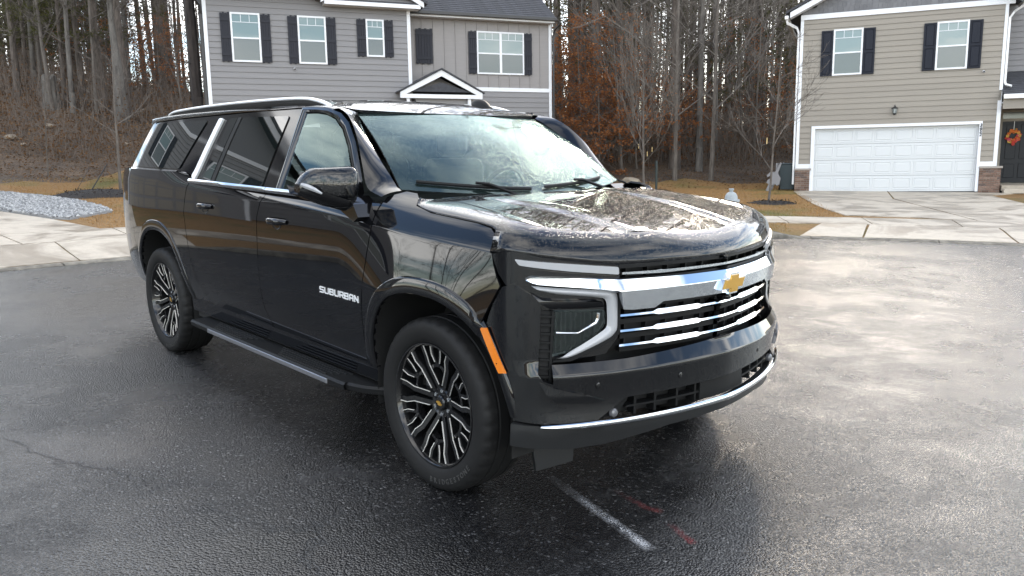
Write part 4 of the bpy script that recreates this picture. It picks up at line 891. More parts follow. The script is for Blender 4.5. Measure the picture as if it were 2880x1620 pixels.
side_p = [(-.30, .0), (-.20, .0), (-.10, .22), (.02, .26), (.08, .20), (.16, .24), (.20, .46), (.10, .62), (.22, .98), (.17, 1.0), (.0, .66), (-.16, .68), (-.28, .56), (-.25, .50), (-.14, .56), (-.10, .50), (-.24, .40), (-.28, .30), (-.20, .26), (-.26, .12)]
for yy in (-.22, .20): MB().prism(side_p, yy, yy + .035, Mc).out('side_frame', GC, gc, fixn=True)
for k in range(5): MB().bbox(.02 + .03 * 0, .05, -.20 + .085 * k, -.135 + .085 * k, .30, .98, .008).out('back_slat', GC, gc)
for k in range(4): MB().bbox(-.14 + .045 * k, -.11 + .045 * k, -.19, .20, .30 + .05 * k, .345 + .05 * k, .006).out('seat_slat', GC, gc)
# ------------------------------------------------------------------ the SUV (local frame: x forward from the front axle, y to its left, z up from the road)
suv = empty('suv', label='black full-size SUV with a chrome grille parked on the wet asphalt', cat='suv')
suv.rotation_euler = RM.to_euler()
t = NT('black_paint'); t.col((.0035, .0037, .0045)).rough(.025); t.b.inputs['IOR'].default_value = 1.5
t.nrm(t.bump(t.noise(2.2, 2, .4), .02, .02)); PAINT = t.m
def beads(t, s1, s2, amt):
    """standing rain drops as tiny spherical caps"""
    hs = []
    for sc, r0 in ((s1, .36), (s2, .33)):
        v = t.n('TexVoronoi'); t.l(t.coord(), v.inputs['Vector']); v.inputs['Scale'].default_value = sc
        g = t.n('RGBToBW'); t.l(v.outputs['Color'], g.inputs[0])
        rad = t.math('MULTIPLY', t.ramp(g.outputs[0], [(.22, 0.0), (.68, 1.0)]), r0)
        q = t.math('MAXIMUM', t.math('SUBTRACT', t.math('MULTIPLY', rad, rad), t.math('MULTIPLY', v.outputs['Distance'], v.outputs['Distance'])), 0.0)
        hs.append(t.math('MULTIPLY', t.math('SQRT', q), 1.0 / sc))
    h = t.math('MAXIMUM', hs[0], hs[1])
    x = t.n('Bump'); t.l(h, x.inputs['Height']); x.inputs['Strength'].default_value = amt; x.inputs['Distance'].default_value = 1.0
    return x.outputs[0]
t = NT('black_paint_beaded'); t.col((.0035, .0037, .0045)).rough(.03); t.b.inputs['IOR'].default_value = 1.5; t.nrm(beads(t, 100, 175, .32)); PAINTW = t.m
GLOSS = simple('gloss_black_trim', (.004, .004, .0045), .06)
MATTE = simple('black_plastic', (.006, .0062, .0065), .5, bump=.2, bscale=300, bdist=.001, spec=.22)
VALM = simple('dark_grey_valance', (.010, .0105, .011), .42)
VOID = simple('dark_cavity', (.004, .004, .004), .8)
CHROME = simple('chrome', (.62, .645, .67), .05, 1, bump=.03, bscale=5)
SATIN = simple('satin_aluminium', (.80, .81, .82), .4, .35)
BRUSH = simple('step_trim_metal', (.42, .43, .46), .36, 1)
RUB = NT('tyre_rubber'); RUB.col(RUB.mix(RUB.noise(18, 4), (.006, .006, .0063), (.012, .0118, .0115))).rough(.62).nrm(RUB.bump(RUB.noise(90, 3), .15, .002)); RUB.b.inputs['Specular IOR Level'].default_value = .25; RUB = RUB.m
RIMB = simple('gloss_black_wheel', (.006, .006, .0065), .12)
MILL = simple('milled_edge', (.93, .90, .85), .45, .7)
AMBER = simple('amber_lens', (.62, .17, .012), .12, coat=.5)
GOLD = simple('gold_emblem', (.52, .30, .06), .3, .6)
FROST = simple('frosted_light_guide', (.33, .335, .345), .22, coat=.6)
CLEARG = simple('smoked_lens', (.10, .10, .105), .06, coat=.8)
def glass_mat(name, tint, ior=1.5, rough=.0, drops=False, absorb=1.0, back=None):
    t = NT(name); t.t.nodes.remove(t.b); fr = t.n('Fresnel'); fr.inputs[0].default_value = ior
    tr = t.n('BsdfTransparent'); tr.inputs[0].default_value = (*tint, 1); gl = t.n('BsdfGlossy'); gl.inputs['Color'].default_value = (.74, .93, .90, 1); gl.inputs['Roughness'].default_value = rough
    mxs = t.n('MixShader'); f2 = t.math('MINIMUM', t.math('MULTIPLY', fr.outputs[0], 1.12), 1.0); t.l(f2, mxs.inputs[0]); t.l(tr.outputs[0], mxs.inputs[1]); t.l(gl.outputs[0], mxs.inputs[2])
    if drops:
        b = beads(t, 150, 260, .22)
        t.l(b, gl.inputs['Normal']); t.l(b, fr.inputs['Normal'])
    if back:
        df = t.n('BsdfDiffuse'); df.inputs[0].default_value = (*back, 1); m2 = t.n('MixShader'); m2.inputs[0].default_value = .5
        t.l(tr.outputs[0], m2.inputs[1]); t.l(df.outputs[0], m2.inputs[2]); t.l(m2.outputs[0], mxs.inputs[1])
    t.l(mxs.outputs[0], t.o.inputs[0]); return t.m
WSG = glass_mat('windshield_glass', (.60, .70, .66), drops=True, back=(.012, .02, .019))
SIDEG = glass_mat('door_glass', (.60, .70, .66))
PRIV = simple('privacy_glass', (.006, .008, .008), .012); PRIV.node_tree.nodes['Principled BSDF'].inputs['IOR'].default_value = 1.75
LENS = glass_mat('lamp_lens', (.75, .76, .78))
# --- side surface
ZC = spline([-4.7, -4.0, -3.3, -2.66, -1.6, -.645, -.41, 0, .483, .7], [1.285, 1.296, 1.303, 1.30, 1.262, 1.228, 1.214, 1.184, 1.160, 1.15])
WC = spline([-4.62, -4.45, -4.25, -4.0, -3.5, -2.4, -1.2, 0, .25, .40, .52, .6], [.815, .895, .952, .988, 1.010, 1.014, 1.014, 1.010, 1.006, 1.000, .992, .985])
LOW = spline([0, .1, .25, .40, .52, .62, .70, .80, .95], [0, .007, .013, .013, .007, -.004, -.022, -.052, -.09])
ARCH = {'f': (0.0, .405, .448, .532, .535), 'r': (-3.372, .405, .465, .553, .475)}
def rho(x, z, a):
    xc, zc, A, B, A2 = ARCH[a]; return (np.abs((x - xc) / np.where(x > xc, A2, A)) ** 2.4 + np.abs(np.maximum(z - zc, 0) / B) ** 2.4) ** (1 / 2.4)
def W(x, z):
    x = np.asarray(x, float); z = np.asarray(z, float); tt = z - ZC(x); up = np.maximum(tt, 0); dn = np.maximum(-tt, 0)
    kk = 1 - .72 * sst(-2.45, -3.3, x); wv = WC(x) - kk * (.42 * up + 3.0 * up ** 2) + LOW(dn)
    wv = wv + .13 * sst(-.75, -.15, x) * (1 - .45 * sst(.15, .5, x)) * np.minimum(dn, .3) * np.where(dn > .3, np.maximum(1 - (dn - .3) / .35, 0), 1)
    return wv
def WG(x, z):
    x = np.asarray(x, float); z = np.asarray(z, float); q = z - 1.33
    return .972 - .33 * q - .10 * q * q - .16 * np.maximum(x + .85, 0) ** 2 - .045 * np.maximum(-3.0 - x, 0) ** 2
def side(sg, off=0.0): return lambda x, t_: (x, sg * (W(x, t_ + ZC(x)) + off), t_ + ZC(x))      # t_: height above the shoulder crease, so the crease runs along a mesh line
def XT(poly):
    o = []; n = len(poly)
    for i in range(n):
        a, b = poly[i], poly[(i + 1) % n]; m = max(1, int(abs(b[0] - a[0]) / .12))
        for k in range(m): x, z = a[0] + (b[0] - a[0]) * k / m, a[1] + (b[1] - a[1]) * k / m; o.append((x, z - float(ZC(x))))
    return o
def gside(sg, off=0.0): return lambda x, z: (x, sg * (WG(x, z) + off), z)
def arch_pts(a, x0, x1, n=22):
    """opening edge of a wheel arch, from the point at x0 (low) over the top to x1"""
    xc, zc, A, B, A2 = ARCH[a]; P = []
    for i in range(n + 1):
        th = math.pi * (1 - i / n); c, s = math.cos(th), math.sin(th)
        P.append((xc + (A2 if c > 0 else A) * math.copysign(abs(c) ** (2 / 2.4), c), zc + B * abs(s) ** (2 / 2.4)))
    return P
def at(pts): return lambda z: float(np.interp(z, [p[1] for p in pts][::-1], [p[0] for p in pts][::-1]))
G1 = [(-.43, 1.345), (-.414, 1.215), (-.443, 1.036), (-.498, .786), (-.511, .556), (-.513, .50)]
G2 = [(-1.555, 1.34), (-1.598, 1.259), (-1.640, 1.171), (-1.640, .907), (-1.642, .724), (-1.629, .61), (-1.60, .552), (-1.575, .50)]
G3 = [(-2.70, 1.35), (-2.745, 1.24), (-2.776, 1.126), (-2.755, 1.029), (-2.715, .791), (-2.66, .67), (-2.57, .553), (-2.53, .50)]
def sh(P, d): return [(x + d, z) for x, z in P]
HS = [(-.205, 1.352), (-.172, 1.318), (-.04, 1.293), (.13, 1.281), (.285, 1.270), (.375, 1.257), (.412, 1.238), (.425, 1.205), (.431, 1.165)]   # hood shut line on the side
g = .0035
fa = arch_pts('f', 0, 0); ra = arch_pts('r', 0, 0)
fa_r = [p for p in fa if p[0] <= .395 and p[1] > .5]; fa_f = [p for p in fa if p[0] > .395 and p[1] > .47]
SEAM = [(.405, .862), (.448, .945), (.50, 1.035), (.474, 1.075), (.452, 1.12), (.438, 1.162)]     # fender against lamp and bumper
def beltz(x): return 1.341 - .0125 * (x + 2.0)
def make_side(sg):
    nm = 'left' if sg > 0 else 'right'
    # fender
    poly = sh(G1[::-1], g)[0:] + [(-.33, 1.372), (-.245, 1.366)] + [(x - g, z - g) for x, z in HS] + SEAM[::-1] + fa_r[::-1] + [(-.452, .50)]
    panel('fender', XT(poly), side(sg), PAINT, suv, .02)
    # front door
    poly = sh(G1, -g)[0:] ; poly = [(x, min(z, 1.33)) for x, z in poly] + [(x, z) for x, z in sh(G2[::-1], g)]
    poly = [(x, min(z, beltz(x) - .010)) for x, z in poly]
    fd = panel('front_door', XT(poly), side(sg), PAINT, suv, .04)
    poly = sh(G2, -g) + sh(G3[::-1], g); poly = [(x, min(z, beltz(x) - .010)) for x, z in poly]
    rd = panel('rear_door', XT(poly), side(sg), PAINT, suv, .04)
    # rear quarter
    ra_ = [p for p in ra if p[1] > .5]
    low = [(-3.84, .50), (-3.95, .47), (-4.25, .50), (-4.50, .60), (-4.565, .80), (-4.57, 1.0), (-4.50, 1.20), (-4.40, 1.33), (-4.28, 1.405)]
    P2 = sh(G3[::-1], -g)
    poly = [(x, z) for x, z in ra_] + [(-2.895, .50)] + P2 + [(-2.73, 1.375), (-2.85, 1.404)] + low[::-1]
    panel('quarter_panel', XT(poly), side(sg), PAINT, suv, .03)
    # rocker under the doors
    poly = [(-2.90, .405), (-2.89, .50), (-2.66, .508), (-.50, .508), (-.455, .492), (-.452, .405)]
    panel('rocker_panel', poly, lambda x, z: (x, sg * (.955 + .10 * (z - .405)), z), PAINT, suv, .2)
    panel('sill_trim', [(-2.6, .508), (-2.58, .528), (-.56, .528), (-.52, .508)], lambda x, z: (x, sg * (.966 + .2 * (z - .508)), z), MATTE, suv, .3)
    # ---- greenhouse
    top = [(-.93, 1.742), (-1.0, 1.770), (-1.12, 1.793), (-1.3, 1.806), (-1.555, 1.812), (-2.0, 1.810), (-2.55, 1.802), (-3.2, 1.793), (-3.88, 1.778), (-3.95, 1.770), (-4.0, 1.755)]
    tz = lambda x: float(np.interp(-x, [-p[0] for p in top], [p[1] for p in top]))
    # black body of the side window band behind the front door
    poly = [(-1.475, 1.335), (-1.435, 1.775), (-1.44, tz(-1.44))] + top[4:] + [(-4.26, 1.43), (-4.27, 1.41), (-2.9, 1.402), (-2.74, 1.38), (-2.68, beltz(-2.68) - .004)]
    panel('pillar_band', poly, gside(sg, -.006), GLOSS, suv, .05, flange=.02)
    panel('rear_door_glass', rounded([(-2.345, 1.350), (-1.665, 1.344), (-1.575, 1.762), (-2.21, 1.768)], .02), gside(sg, .001), PRIV, suv, .05, .006)
    panel('rear_door_fixed_glass', rounded([(-2.56, 1.352), (-2.43, 1.351), (-2.29, 1.768), (-2.40, 1.768)], .015), gside(sg, .001), PRIV, suv, .05, .006)
    panel('quarter_glass', rounded([(-4.215, 1.416), (-3.03, 1.420), (-2.775, 1.765), (-3.93, 1.757)], .03), gside(sg, .002), PRIV, suv, .05, .006)
    panel('division_bar', [(-2.415, 1.347), (-2.36, 1.347), (-2.225, 1.77), (-2.275, 1.77)], gside(sg, .004), VOID, suv, .2, .01)
    # chrome strip up the rear pillar and along the belt
    ch = [(-2.725, 1.345), (-2.685, 1.345), (-2.64, 1.42), (-2.50, 1.77), (-2.565, 1.772), (-2.71, 1.43), (-2.745, 1.385)]
    panel('pillar_strip', rounded(ch, .015), gside(sg, .010), SATIN, suv, .05, .014)
    bl = lambda x, z: (x, sg * (.972 + .012 + .022 - .5 * np.maximum(z - beltz(x), 0) - .16 * np.maximum(x + .85, 0) ** 2 - .9 * np.abs(z - beltz(x)) ** 1.0 * .4), z)
    for x0, x1 in ((-2.72, -1.558), (-1.552, -.56)):
        panel('belt_strip', [(x0, beltz(x0) - .016), (x1, beltz(x1) - .016), (x1, beltz(x1) + .014), (x0, beltz(x0) + .014)], bl, CHROME, suv, (.1, .008), .014)
    panel('quarter_belt_strip', [(-4.25, 1.397), (-3.06, 1.40), (-3.03, 1.412), (-4.24, 1.409)], gside(sg, .008), CHROME, suv, .1, .01)
    # front door window, its frame and the sail
    fg = [(-1.405, 1.343), (-.675, 1.330), (-.66, 1.345), (-.72, 1.45), (-.82, 1.575), (-.93, 1.672), (-1.04, 1.730), (-1.14, 1.755), (-1.25, 1.766), (-1.37, 1.768)]
    panel('front_door_glass', fg, gside(sg, -.004), SIDEG, suv, .06, 0)
    outer = [(-1.475, 1.335), (-.575, 1.325), (-.565, 1.36), (-.645, 1.475), (-.755, 1.61), (-.875, 1.71), (-.985, 1.762), (-1.12, 1.790), (-1.27, 1.802), (-1.44, 1.808)]
    fr = []
    for j, (a, b) in enumerate(zip(outer + outer[:1], fg + fg[:1])):
        row = []
        for k in range(4):
            s = k / 3; x = a[0] + (b[0] - a[0]) * s; z = a[1] + (b[1] - a[1]) * s
            row.append((x, sg * float(WG(x, z) + (.004 if k in (0,) else (.010 if k == 1 else (.006 if k == 2 else -.008)))), z))
        fr.append(row)
    o = grid('door_frame', np.array(fr), GLOSS, suv); sharp(o.data, 25)
    panel('window_sail', [(-.668, 1.333), (-.585, 1.330), (-.575, 1.36), (-.66, 1.48)], gside(sg, .003), MATTE, suv, .1, .004)
    # A pillar between door frame and windshield
    ain = [(-.40, .845, 1.372), (-.47, .83, 1.40), (-.58, .808, 1.475), (-.72, .780, 1.575), (-.86, .748, 1.668), (-.97, .715, 1.738), (-1.02, .69, 1.768)]
    aout = [(-.43, 1.345), (-.55, 1.385), (-.632, 1.485), (-.742, 1.62), (-.862, 1.722), (-.972, 1.775), (-1.10, 1.803)]
    rows = []
    A3 = catmull(ain, 4); O3 = catmull(aout, 4)
    for (x, y, z), (ox, oz) in zip(A3, O3):
        o3 = np.array((ox, float(WG(ox, oz)) + .004, oz)); i3 = np.array((x, y, z)); mid = (o3 + i3) / 2 + np.array((.012, .016, .012)); row = []
        for k in range(7):
            s = k / 6; p = (1 - s) ** 2 * o3 + 2 * s * (1 - s) * mid + s * s * i3; row.append((p[0], sg * p[1], p[2]))
        rows.append(row)
    grid('a_pillar', np.array(rows), PAINT, suv)
    # roof rail
    ry = .705
    R_ = catmull([(-3.80, 1.805), (-3.74, 1.832), (-3.60, 1.850), (-3.1, 1.866), (-2.5, 1.874), (-1.9, 1.873), (-1.58, 1.866), (-1.42, 1.848), (-1.30, 1.820), (-1.27, 1.80)], 5)
    rail = MB().tube([(x, sg * ry, z) for x, z in R_], .0135, 10, True, 1.25, .8).out('roof_rail', SATIN, suv, True)
    MB().tube([(x, sg * (ry + .002), z - .025) for x, z in R_[6:-8]], .010, 6, True, .8, 2.0).out('rail_foot', MATTE, rail, True)
    # door handles
    for (hx0, hx1, hz, nmh, dr) in ((-1.50, -1.262, 1.166, 'door_handle', fd), (-2.505, -2.285, 1.195, 'door_handle', rd)):
        cxx = (hx0 + hx1) / 2; y0 = float(W(cxx, hz))
        P = []
        for i in range(13):
            s = i / 12; x = hx0 + (hx1 - hx0) * s; bow = .036 * (1 - abs(2 * s - 1) ** 3.0); hh = .018 * (1 - .35 * abs(2 * s - 1) ** 4)
            P.append([(x, sg * (y0 - .004 + max(bow, .004) + cy * .9), hz + cz * hh / .018) for cy, cz in ((-.006, -.018), (.004, -.020), (.011, -.008), (.012, .006), (.004, .017), (-.006, .017))])
        o = grid(nmh, np.array(P), PAINT, dr); 
        nn = 24; ring = []
        for k in range(nn):
            a = 2 * math.pi * k / nn; ring.append((cxx - .005 + .052 * math.cos(a), hz - .016 + .032 * math.sin(a)))
        V = [(x, sg * (float(W(x, z)) + .0015), z) for x, z in ring] + [(cxx, sg * (y0 - .004), hz - .016)]
        mesh('handle_cup', V, [(k, (k + 1) % nn, nn) for k in range(nn)], VOID, dr)
        MB().tube([(cxx - .05 + .1 * i / 8, sg * (y0 + .003), hz - .030 - .018 * math.sin(math.pi * i / 8)) for i in range(9)], .0014, 5).out('handle_edge', CHROME, dr, True)
    # mirror
    mdx, mdy = (-.19, -.03) if sg < 0 else (-.44, -.10)
    mir = MB(); prof = []
    for i in range(17):
        s = i / 16; yy = 1.035 + .255 * s                                   # inner to outer
        zt = 1.492 - .012 * s - .075 * max(0, s - .72) ** 1.6 * 7; zb = 1.318 + .0 * s + .060 * max(0, s - .55) ** 1.3 * 2.2; yy += mdy; xf = -.335 - .115 * s ** 2.2 + mdx; xr = -.485 - .03 * s + mdx
        ring = []
        for k in range(20):
            a = 2 * math.pi * k / 20; cx_, cz_ = math.cos(a), math.sin(a); e = .55
            px = (xf + xr) / 2 + (xf - xr) / 2 * math.copysign(abs(cx_) ** e, cx_); pz = (zt + zb) / 2 + (zt - zb) / 2 * math.copysign(abs(cz_) ** .5, cz_)
            sc_ = 1 if 0 < i < 16 else .86
            px = (xf + xr) / 2 + (px - (xf + xr) / 2) * sc_; pz = (zt + zb) / 2 + (pz - (zt + zb) / 2) * sc_
            ring.append((px, sg * yy, pz))
        prof.append(ring)
    prof = np.array(prof); m_ = grid('mirror', np.concatenate([prof, prof[:, :1]], 1), PAINTW, suv)
    mesh('mirror_end', [tuple(p) for p in prof[16]], [tuple(range(20))], PAINTW, m_); mesh('mirror_end', [tuple(p) for p in prof[0]], [tuple(range(20))], PAINT, m_)
    MB().box(-.5245 + mdx, -.4955 + mdx, min(sg * (1.06 + mdy), sg * (1.25 + mdy)), max(sg * (1.06 + mdy), sg * (1.25 + mdy)), 1.355, 1.465).out('mirror_glass', CHROME, m_)
    # lower black cap and turn signal
    lowc = []
    for i in range(13):
        s = i / 12; yy = 1.02 + .262 * s + mdy; xf = -.328 - .118 * s ** 2.2 + mdx; zb = 1.262 + .095 * s ** 1.6
        lowc.append([(xf - .155 + .002, sg * yy, zb + .045), (xf - .13, sg * yy, zb + .002), (xf - .05, sg * yy, zb), (xf + .002, sg * yy, zb + .03), (xf + .006, sg * yy, zb + .055)])
    grid('mirror_base_cap', np.array(lowc), GLOSS, m_)
    MB().tube([(x_ + mdx, sg * (y_ + mdy), z_) for x_, y_, z_ in ((-.425, 1.296, 1.408), (-.395, 1.283, 1.400), (-.362, 1.262, 1.385), (-.345, 1.235, 1.366))], [.008, .011, .009, .004], 6, True, 1, 1.2).out('turn_signal', FROST, m_, True)
    arm = MB(); arm.prism([(-.62, 1.275), (-.50, 1.225), (-.46, 1.25), (-.50, 1.31), (-.56, 1.345), (-.66, 1.345), (-.68, 1.30)], .93, 1.06, Matrix(((1, 0, 0, 0), (0, 0, sg, 0), (0, 1, 0, 0), (0, 0, 0, 1))))
    arm.out('mirror_arm', GLOSS, m_, fixn=True)
    # running board
    yb = 1.075; out_ = [(-2.66, .985), (-2.62, yb - .015), (-2.50, yb), (-.80, yb), (-.66, yb - .012), (-.52, yb - .05), (-.42, yb - .11), (-.40, .95)]
    def rbz(x): return .392 - .012 * (x + 1.5) * .6
    pl = catmull(out_, 5); rb = MB(); n = len(pl)
    V = []; F = []
    for (x, y) in pl:
        zt = .385
        V += [(x, sg * .90, zt + .004), (x, sg * (y - .012), zt), (x, sg * y, zt - .012), (x, sg * (y - .004), zt - .038), (x, sg * (y - .04), zt - .050), (x, sg * .88, zt - .050)]
    for i in range(n - 1):
        for k in range(5): F.append((i * 6 + k, (i + 1) * 6 + k, (i + 1) * 6 + k + 1, i * 6 + k + 1))
    rbo = mesh('running_board', V, F, MATTE, suv)
    for k in range(5):
        yy = .955 + .023 * k
        for xa, xb in ((-2.42, -1.76), (-1.5, -.72)): MB().box(xa + .03 * k, xb - .03 * k, min(sg * yy, sg * (yy + .009)), max(sg * yy, sg * (yy + .009)), .3855, .3915).out('tread_rib', VALM, rbo)
    MB().bbox(-2.36, -.79, min(sg * (yb - .003), sg * (yb + .006)), max(sg * (yb - .003), sg * (yb + .006)), .348, .374, .002).out('step_trim', BRUSH, rbo)
    # arch mouldings, laid along the opening
    for a in 'fr':
        pts = [p for p in arch_pts(a, 0, 0, 60) if p[1] > .47]; rows = []
        for i, (x, z) in enumerate(pts):
            p0, p1 = pts[max(i - 1, 0)], pts[min(i + 1, len(pts) - 1)]; tx, tz = p1[0] - p0[0], p1[1] - p0[1]; L = math.hypot(tx, tz); nx, nz = -tz / L, tx / L
            fade = 1.0; row = []
            for dd, oo in ((0, -.02), (.0, .003), (.004, .0065), (.035, .0078), (.064, .0075), (.070, .0060), (.075, .0015), (.077, -.004)):
                wd = 1 - .55 * float(sst(.30, .50, x)) * (a == 'f'); xx, zz_ = x + nx * dd * wd, z + nz * dd * wd
                yb_ = float(W(xx, zz_)) if xx < .40 else min(float(W(xx, zz_)), float(plan_y(xx)) + .012)
                row.append((xx, sg * (yb_ + oo), zz_))
            rows.append(row)
        o = grid('arch_moulding', np.array(rows), PAINT, suv); sharp(o.data, 50)
    # wheel housings
    for a in 'fr':
        P = []
        pts = arch_pts(a, 0, 0, 26); pts = [(pts[0][0], .30)] + pts + [(pts[-1][0], .30)]
        for x, z in pts: P.append([(x, sg * y, z) for y in (float(W(x, max(z, .5))) - .004, .93, .62, .60)])
        ln = grid('wheel_arch_liner', np.array(P), VOID, suv)
        xc = ARCH[a][0]; MB().box(xc - .5, xc + .5, min(sg * .56, sg * .60), max(sg * .56, sg * .60), .3, 1.0).out('liner_wall', VOID, ln)
    # amber marker
    if True:
        panel('side_marker', [(x, z) for x, z in [(.400, .852), (.440, .855), (.534, .678), (.500, .673)]], lambda x, z: (x, sg * (plan_y(x) + .020), z), AMBER, suv, .03, .006)
# --- nose: plan curve with a slight prow, then round the corner into the side
_y = np.linspace(0, .85, 60); _x = .902 - .064 * _y - .22 * _y ** 2 - .05 * _y ** 4
_d = np.array([-.064 - .44 * .85 - .2 * .85 ** 3, 1.0]); _d /= np.linalg.norm(_d)
b0 = np.array([_x[-1], .85]); b1 = b0 + _d * .135; b2 = np.array([.54, 1.012]); b3 = np.array([.36, 1.014])
_t = np.linspace(0, 1, 50)[1:, None]; bz = (1 - _t) ** 3 * b0 + 3 * (1 - _t) ** 2 * _t * b1 + 3 * (1 - _t) * _t ** 2 * b2 + _t ** 3 * b3
PX = np.concatenate([_x, bz[:, 0]]); PY = np.concatenate([_y, bz[:, 1]])
PS = np.concatenate([[0], np.cumsum(np.hypot(np.diff(PX), np.diff(PY)))])
SMAX = PS[-1]
px_ = spline(PS[::4], PX[::4]); py_ = spline(PS[::4], PY[::4])
def sy(y): return math.copysign(float(np.interp(abs(y), PY[:100], PS[:100])), y)
def sx(x): return float(np.interp(-x, -PX, PS))
def plan_y(x): return np.interp(-np.asarray(x, float), -PX, PY)
def front(off):
    """off: number or function of (|s|, z)"""
    def f(s, z):
        s = np.asarray(s, float); z = np.asarray(z, float); a = np.abs(s); e = 1e-3
        tx, ty = px_(a + e) - px_(a - e), py_(a + e) - py_(a - e); L = np.hypot(tx, ty)
        o = off(a, z) if callable(off) else off
        return px_(a) + ty / L * o, np.where(s < 0, -1, 1) * (py_(a) - tx / L * o), z + 0 * s
    return f
def YZ(pts): return [(sy(y), z) for y, z in pts]
def mirror_poly(half): return half + [(-s, z) for s, z in half[::-1]]
FR = (-1.5, 0, .8)
bprof = spline([.44, .47, .52, .58, .63, .662], [.050, .047, .040, .040, .044, .047])
def boff(a, z):
    z = np.asarray(z, float); b = np.where(z < .664, bprof(np.minimum(z, .664)), .047 - (z - .664) * .62)
    b = np.where(z > .735, .003, b); return b * (1 - sst(.86, 1.08, a)) + .004
archf = [(sx(x), z) for x, z in ((.548, .475), (.541, .54), (.524, .63), (.499, .724), (.457, .786), (.412, .848))]
half = YZ([(1e-4, .560), (.577, .556), (.711, .468), (.80, .470), (.904, .472)]) + archf + [(sx(x) , z) for x, z in ((.452, .945), (.503, 1.032))] + \
    YZ([(.978, 1.046), (.935, 1.006), (.905, .972), (.908, .80), (.914, .68), (.898, .652), (.868, .640), (.868, .716), (.797, .716), (.568, .716), (1e-4, .738)])
panel('front_bumper', mirror_poly(half), front(boff), PAINT, suv, (.03, .02), .02, FR)
panel('lower_valance', mirror_poly(YZ([(1e-4, .448), (.58, .444), (.904, .462)]) + [(sx(.548), .470), (sx(.542), .372)] + YZ([(.806, .348), (.656, .353), (.342, .388), (1e-4, .395)])),
      front(lambda a, z: .030 - .16 * np.maximum(.43 - z, 0) + 0 * a), VALM, suv, .05, .03, FR)
for y0 in (-.83, .83):
    sg = 1 if y0 > 0 else -1; MB().prism([(-.155, .225), (.02, .205), (.045, .37), (-.165, .37)], -.012, .012, Matrix(((-.35, 0, .94, .535), (sg * .94, 0, sg * .35, y0 - sg * .02), (0, 1, 0, 0), (0, 0, 0, 1)))).out('air_deflector', VALM, suv, fixn=True)
lip = lambda a, z: .050 + .016 - 40 * (z - .461) ** 2
panel('chrome_lip', mirror_poly(YZ([(1e-4, .476), (.582, .472), (.70, .474), (.906, .474), (.91, .468), (.80, .455), (.582, .444), (1e-4, .447)])), front(lip), CHROME, suv, (.05, .006), .02, FR)
# lower intake
li = panel('lower_grille', mirror_poly(YZ([(1e-4, .565), (.58, .56), (.72, .466), (1e-4, .46)])), front(-.035), VOID, suv, .08, 0, FR)
for y in (-.52, -.42, -.30, -.19, .19, .30, .42, .52):
    s = sy(y); panel('intake_fin', [(s - .006, .465), (s + .006, .465), (s + .006, .556), (s - .006, .556)], front(.018), MATTE, li, .05, .05, FR)
panel('intake_bar', mirror_poly(YZ([(1e-4, .513), (.56, .511), (.57, .503), (1e-4, .503)])), front(.022), MATTE, li, .06, .045, FR)
panel('intake_plate', mirror_poly(YZ([(1e-4, .556), (.17, .556), (.17, .468), (1e-4, .468)])), front(.026), MATTE, li, .06, .05, FR)
for sg in (1, -1):
    panel('intake_end', [(sg * s, z) for s, z in YZ([(.545, .552), (.575, .552), (.70, .468), (.60, .468)])], front(.012), MATTE, li, .03, .04, FR)
    x, y, z = front(.036)(np.array([sy(sg * .625)]), np.array([.492])); MB().lathe([(.0005, .012), (.012, .010), (.019, .003), (.021, -.01)], 16, 'x', (x[0], y[0], z[0])).out('sensor_ball', CLEARG, li, True)
for y, z in ((.70, .624), (.312, .614)):
    for sg in (1, -1):
        X, Y_, Z_ = front(boff)(np.array([sy(sg * y)]), np.array([z]))
        MB().lathe([(.0005, .003), (.010, .0028), (.0125, .001), (.0125, -.004)], 18, 'x', (X[0], Y_[0], Z_[0])).out('parking_sensor', GLOSS, suv, True)
# scallop under the corner vent: a painted blade
for sg in (1, -1):
    panel('corner_blade', [(sg * s, z) for s, z in YZ([(.912, .652), (.868, .628), (.76, .592), (.672, .556), (.70, .548), (.80, .556), (.862, .566), (.892, .602)])],
          front(lambda a, z: boff(a, z) + .014 - .5 * np.abs(z - .585) * .25), PAINT, suv, .02, .02, FR)
# --- grille
gr = panel('grille', mirror_poly(YZ([(1e-4, 1.115), (.62, 1.115), (.63, .78), (.60, .735), (1e-4, .725)])), front(-.075), VOID, suv, .08, .02, FR)
for y in np.arange(-.54, .55, .108):
    s = sy(float(y)); panel('grille_fin', [(s - .004, .74), (s + .004, .74), (s + .004, 1.10), (s - .004, 1.10)], front(-.045), MATTE, gr, .1, .03, FR)
def bar(name, z, y1, offs, hh, mat, dep=.03):
    panel(name, mirror_poly(YZ([(1e-4, z + hh), (y1, z + hh), (y1, z - hh), (1e-4, z - hh)])), front(offs), mat, gr, (.04, .01), dep, FR)
for z in (.862, .799, .742): bar('grille_slat', z, .57, -.035, .011, MATTE, .03)
for z in (.930, 1.042, 1.100): bar('grille_slat', z, .59, -.02, .008, MATTE, .03)
for z in (.896, .830, .768):
    zb = lambda y: z
    prof = YZ([(1e-4, z + .0038), (.150, z + .0038), (.172, z + .0105), (.405, z + .0115), (.430, z + .0038), (.588, z + .0045), (.590, z - .004), (.430, z - .0042), (.405, z - .0095), (.172, z - .0090), (.150, z - .0042), (1e-4, z - .0042)])
    panel('grille_bar', mirror_poly(prof), front(lambda a, zz, z=z: .004 + .012 * np.clip((zz - z + .015) / .03, 0, 1) * -1), CHROME, gr, (.03, .006), .03, FR)
prof = YZ([(1e-4, 1.076), (.385, 1.077), (.40, 1.080), (.425, 1.077), (.585, 1.079), (.586, 1.070), (.40, 1.064), (1e-4, 1.066)])
